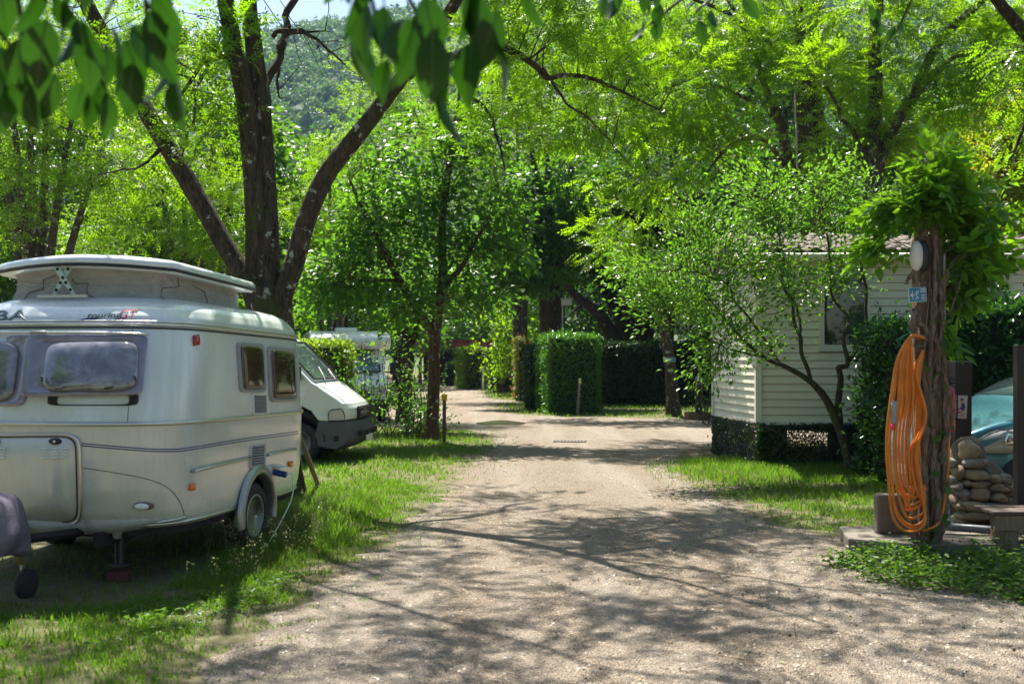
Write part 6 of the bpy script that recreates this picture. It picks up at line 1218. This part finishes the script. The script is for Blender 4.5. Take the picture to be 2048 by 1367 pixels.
br = tag(obj('hose_bracket', tube([P(*q, DH) for q in ((1852, 672), (1815, 668), (1793, 680), (1800, 690), (1850, 692))], .006, 6), None, mat('green_bracket', (.02, .16, .11), .4)), 'green wire bracket holding the hose on the vine post', 'bracket')
# standpipe slab stone behind hose
tag(obj('stone_upright', box(0, .34, 0, .12, 0, .36), None, M_CONC, loc=(PX - .33, PY + .28, SLH), bevel=.02), 'upright grey stone slab behind the orange hose', 'stone')
# cobble stack
cs = thing('stone_pile', 'heap of rounded river cobbles in mortar before the teal car', 'stone pile', (4.55, 9.75, 0)); M_STONE = mat('river_cobble', (.31, .235, .15), .8, vary=.35, vs=9, bump=.25, bs=30, dirt=(5, .52, .5, (.13, .11, .07))); M_STONE2 = mat('grey_cobble', (.24, .215, .18), .8, vary=.4, vs=11, bump=.5, bs=25, dirt=(7, .5, .5, (.12, .09, .06))); M_STONE3 = mat('brown_cobble', (.25, .17, .10), .85, vary=.4, vs=8, bump=.5, bs=35, dirt=(5, .5, .5, (.10, .08, .055))); M_MORT = mat('mortar', (.15, .12, .085), .95, vary=.4, vs=14, bump=.8, bs=45)
def spt(px, py, dd=0): return P(px, py, 9.7 + dd) - np.array([4.55, 9.75, 0])
V, F = [], []; obj('mortar', blob(spt(1958, 985, .25), (.29, .24, .34), 4, .06, 14, 18), None, M_MORT, cs, smooth=True); obj('mortar', blob(spt(1935, 915, .22), (.16, .16, .22), 5, .08, 14, 18), None, M_MORT, cs, smooth=True); obj('mortar', blob(spt(1960, 1055, .2), (.33, .26, .18), 6, .06), None, M_MORT, cs, smooth=True)
for k, (px, py, rx, rz, dd) in enumerate([(1938, 902, 20, 19, .08), (1948, 925, 27, 9, .05), (1918, 944, 10, 14, .05), (1952, 950, 26, 11, .03), (1915, 972, 12, 10, .03), (1958, 970, 24, 9, 0), (1985, 958, 16, 9, .08), (1925, 990, 12, 10, 0), (1956, 990, 24, 12, -.03), (1995, 975, 18, 8, .05), (2008, 958, 14, 9, .1), (1918, 1010, 10, 9, 0), (1950, 1012, 20, 10, -.05), (1985, 1012, 26, 8, -.03), (1905, 1000, 8, 9, .06), (1995, 995, 17, 11, .02), (2012, 1002, 14, 9, .05), (1960, 1032, 30, 9, -.05), (1922, 1030, 10, 8, 0), (2008, 1024, 18, 8, .02), (2018, 1040, 14, 8, .02), (1990, 1040, 14, 7, -.03), (1905, 960, 7, 9, .08), (1932, 965, 8, 7, .02), (2020, 980, 10, 8, .08), (1903, 925, 8, 8, .1)]):
    s_ = 9.7 / FPX; obj('stone', blob(spt(px, py, dd), (rx * s_ * 1.05, .09, rz * s_ * 1.08), 50 + k, .19), None, (M_STONE, M_STONE2, M_STONE3)[k % 3], cs, smooth=True)
tag(obj('drain_pipe', cat(tube([P(1885, 1052, 9.1), P(1995, 1060, 9.0), P(2100, 1066, 8.9)], .036, 10), tube(smooth_path([P(1895, 1002, 9.2), P(1898, 1030, 9.15), P(1906, 1050, 9.1)], 4), .014, 6)), None, mat('grey_pvc', (.20, .20, .23), .4, vary=.1), smooth=True), 'grey plastic drain pipe lying on the slab', 'pipe')
# low timber bench and slatted fence at the right edge
bn = thing('low_bench', 'low dark timber bench at the right edge', 'bench', (4.75, 8.55, 0)); zt = EYE - (1020 - HZ) * 8.6 / FPX
for i in range(3): obj('plank', box(-.62, .9, -.02 + .13 * i, .10 + .13 * i, zt - .03, zt), None, M_WOOD if i == 1 else mat('dark_plank', (.09, .06, .045), .7, vary=.3, vs=5, stretch=(.6, 6, 6), bump=.2), bn, bevel=.006)
obj('apron', box(-.6, .9, .0, .04, zt - .17, zt - .035), None, M_WOOD, bn, bevel=.006)
for x in (-.50, .7): obj('leg', box(x, x + .12, .03, .30, 0, zt - .03), None, M_WOOD, bn, bevel=.008)
fx = P(2040, 800, 9.3); fe = thing('slatted_fence', 'dark slatted timber fence at the right edge', 'fence', (fx[0], 9.3, 0)); fz = EYE - (690 - HZ) * 9.3 / FPX
obj('post', box(-.045, .045, -.045, .045, 0, fz), None, M_WOODD, fe, bevel=.006); obj('post', box(1.4, 1.49, -.045, .045, 0, fz), None, M_WOODD, fe, bevel=.006); s0 = obj('slat', box(.045, 1.4, -.012, .012, 0, .09), None, mat('fence_slat', (.06, .05, .045), .65, vary=.3, vs=6, stretch=(.6, 6, 6)), fe)
s0.location = (0, 0, .18)
for i in range(1, 14): dup(s0, fe, (0, 0, .18 + .115 * i))

# ================================================================== SMALL THINGS ALONG THE LANE
p = GP(888, 888); yp = thing('marker_post', 'brown wooden post with a yellow square plate beside the reddish trunk', 'post', p); h = 100 * p[1] / FPX
obj('shaft', tube([(0, 0, 0), (.01, 0, h - .02)], .038, 10), None, mat('brown_post_wood', (.11, .065, .04), .8, vary=.3, stretch=(6, 6, .6)), yp, smooth=True); obj('plate', cbox((.01, -.045, h - .06), (.115, .012, .125)), None, mat('yellow_plate', (.62, .36, .015), .5, vary=.1), yp, bevel=.004)
p = GP(1155, 829); wp = thing('wooden_stake', 'leaning wooden stake with a pale tag before the square-cut hedge', 'stake', p); h = 72 * p[1] / FPX
obj('shaft', tube([(0, 0, 0), (.07, 0, h)], .045, 8, rough=.03), None, M_WOOD, wp); obj('tag', cbox((.07, -.05, h - .06), (.08, .01, .16)), None, mat('pale_yellow_tag', (.50, .50, .22), .5), wp)
p = P(1339, 719, 29.45); s3 = thing('direction_sign', 'small blue and white arrow sign nailed to the pollarded trunk', 'sign', p, R(0)); obj('plate', cbox((0, 0, 0), (.34, .02, .13)), None, M_SWHITE, s3); obj('field', cbox((.045, -.012, 0), (.23, .006, .115)), None, M_SBLUE, s3); obj('lettering', cat(*[stroke([(-.15, .035 - .025 * i), (-.085, .035 - .025 * i)], .008, -.013) for i in range(4)]), None, M_INK, s3); obj('swimmer', cat(stroke([(-.02, -.04), (.02, 0), (.06, .03)], .014, -.017), stroke([(.02, 0), (.08, -.02)], .012, -.018)), None, M_SWHITE, s3)
p = GP(1398, 838); lb = thing('lamp_bollard', 'dark lamp bollard standing in a low wooden planter by the mobile home', 'lamp', p); s_ = p[1] / FPX; obj('shaft', lathe([(.10, .12), (.10, .9), (.12, .91), (.12, .95)], 18), None, M_TRIMB, lb, smooth=True); obj('head', lathe([(.09, .95), (.09, 1.12), (.13, 1.13), (.10, 1.20), (.01, 1.22)], 18), None, mat('lamp_grey', (.16, .17, .18), .4), lb, smooth=True)
for x0, x1, y0, y1 in ((-.36, .36, -.34, -.30), (-.36, .36, .30, .34), (-.36, -.32, -.30, .30), (.32, .36, -.30, .30)): obj('plank', box(x0, x1, y0, y1, 0, .20), None, mat('planter_wood', (.17, .09, .055), .8, vary=.3), lb)
obj('soil', cbox((0, 0, .08), (.62, .6, .1)), None, M_GROUND, lb)
p = P(1125, 640, 34.5); bx = thing('pole_box', 'pale box on a thin metal pole rising behind the square-cut hedge', 'pole', (p[0], 34.5, 0)); obj('pole', tube([(0, 0, 0), (0, 0, p[2] + .55)], .025, 8), None, M_STEEL, bx); obj('box', cbox((.14, 0, p[2] + .62), (.36, .3, .22)), None, mat('pale_box', (.42, .40, .34), .6), bx, bevel=.02); obj('lid', cbox((.14, 0, p[2] + .745), (.42, .36, .02)), None, M_GREYP, bx)
# white stake by the far hedge
p = P(966, 775, 54); tag(obj('white_stake', tube([(0, 0, 0), (0, 0, 1.25)], .06, 8), None, M_WHITEP, loc=(p[0], 54, 0)), 'pale stake beside the far sunlit hedge', 'stake')
# red pergola over the far end
pg = thing('pergola', 'dark red timber pergola roof at the far end of the lane', 'pergola', (-3.6, 66, 0)); M_RED = mat('red_stain', (.24, .045, .04), .6, vary=.2); zp = EYE - (690 - HZ) * 66 / FPX
obj('fascia', cbox((0, 0, zp + .12), (5.6, .1, .34)), None, mat('red_fascia', (.36, .07, .07), .5, vary=.1), pg, bevel=.01); obj('roof', cbox((0, 2.4, zp + .33), (5.9, 5.2, .06)), None, M_RED, pg); obj('beam', cbox((0, .2, zp - .12), (5.4, .16, .16)), None, M_RED, pg)
for x in (-2.5, .55, 2.6):
    obj('post', cbox((x, .2, zp / 2 - .1), (.2, .2, zp - .2)), None, M_RED, pg)
    for s_ in (-1, 1): obj('brace', tube([(x, .2, zp - .9), (x + s_ * .65, .2, zp - .2)], .07, 4), None, M_RED, pg)
for i in range(9): obj('rafter', cbox((-2.6 + i * .65, 2.4, zp + .2), (.08, 5, .16)), None, M_RED, pg)
obj('back_wall', cbox((0, 4.8, 1.2), (5.4, .1, 2.4)), None, mat('dark_back_wall', (.04, .03, .028), .8), pg)

# ================================================================== HAZE
t = NT('haze_air'); t.t.nodes.remove(t.b); pv = t.n('VolumePrincipled'); pv.inputs['Color'].default_value = (.42, .62, 1, 1); pv.inputs['Density'].default_value = .00017; pv.inputs['Anisotropy'].default_value = .3
t.l(pv.outputs[0], t.out.inputs['Volume'])
tag(obj('haze', box(-560, 560, -70, 700, -1.2, 225), None, t.m), 'thin blue haze in the valley air', 'haze', kind='stuff')
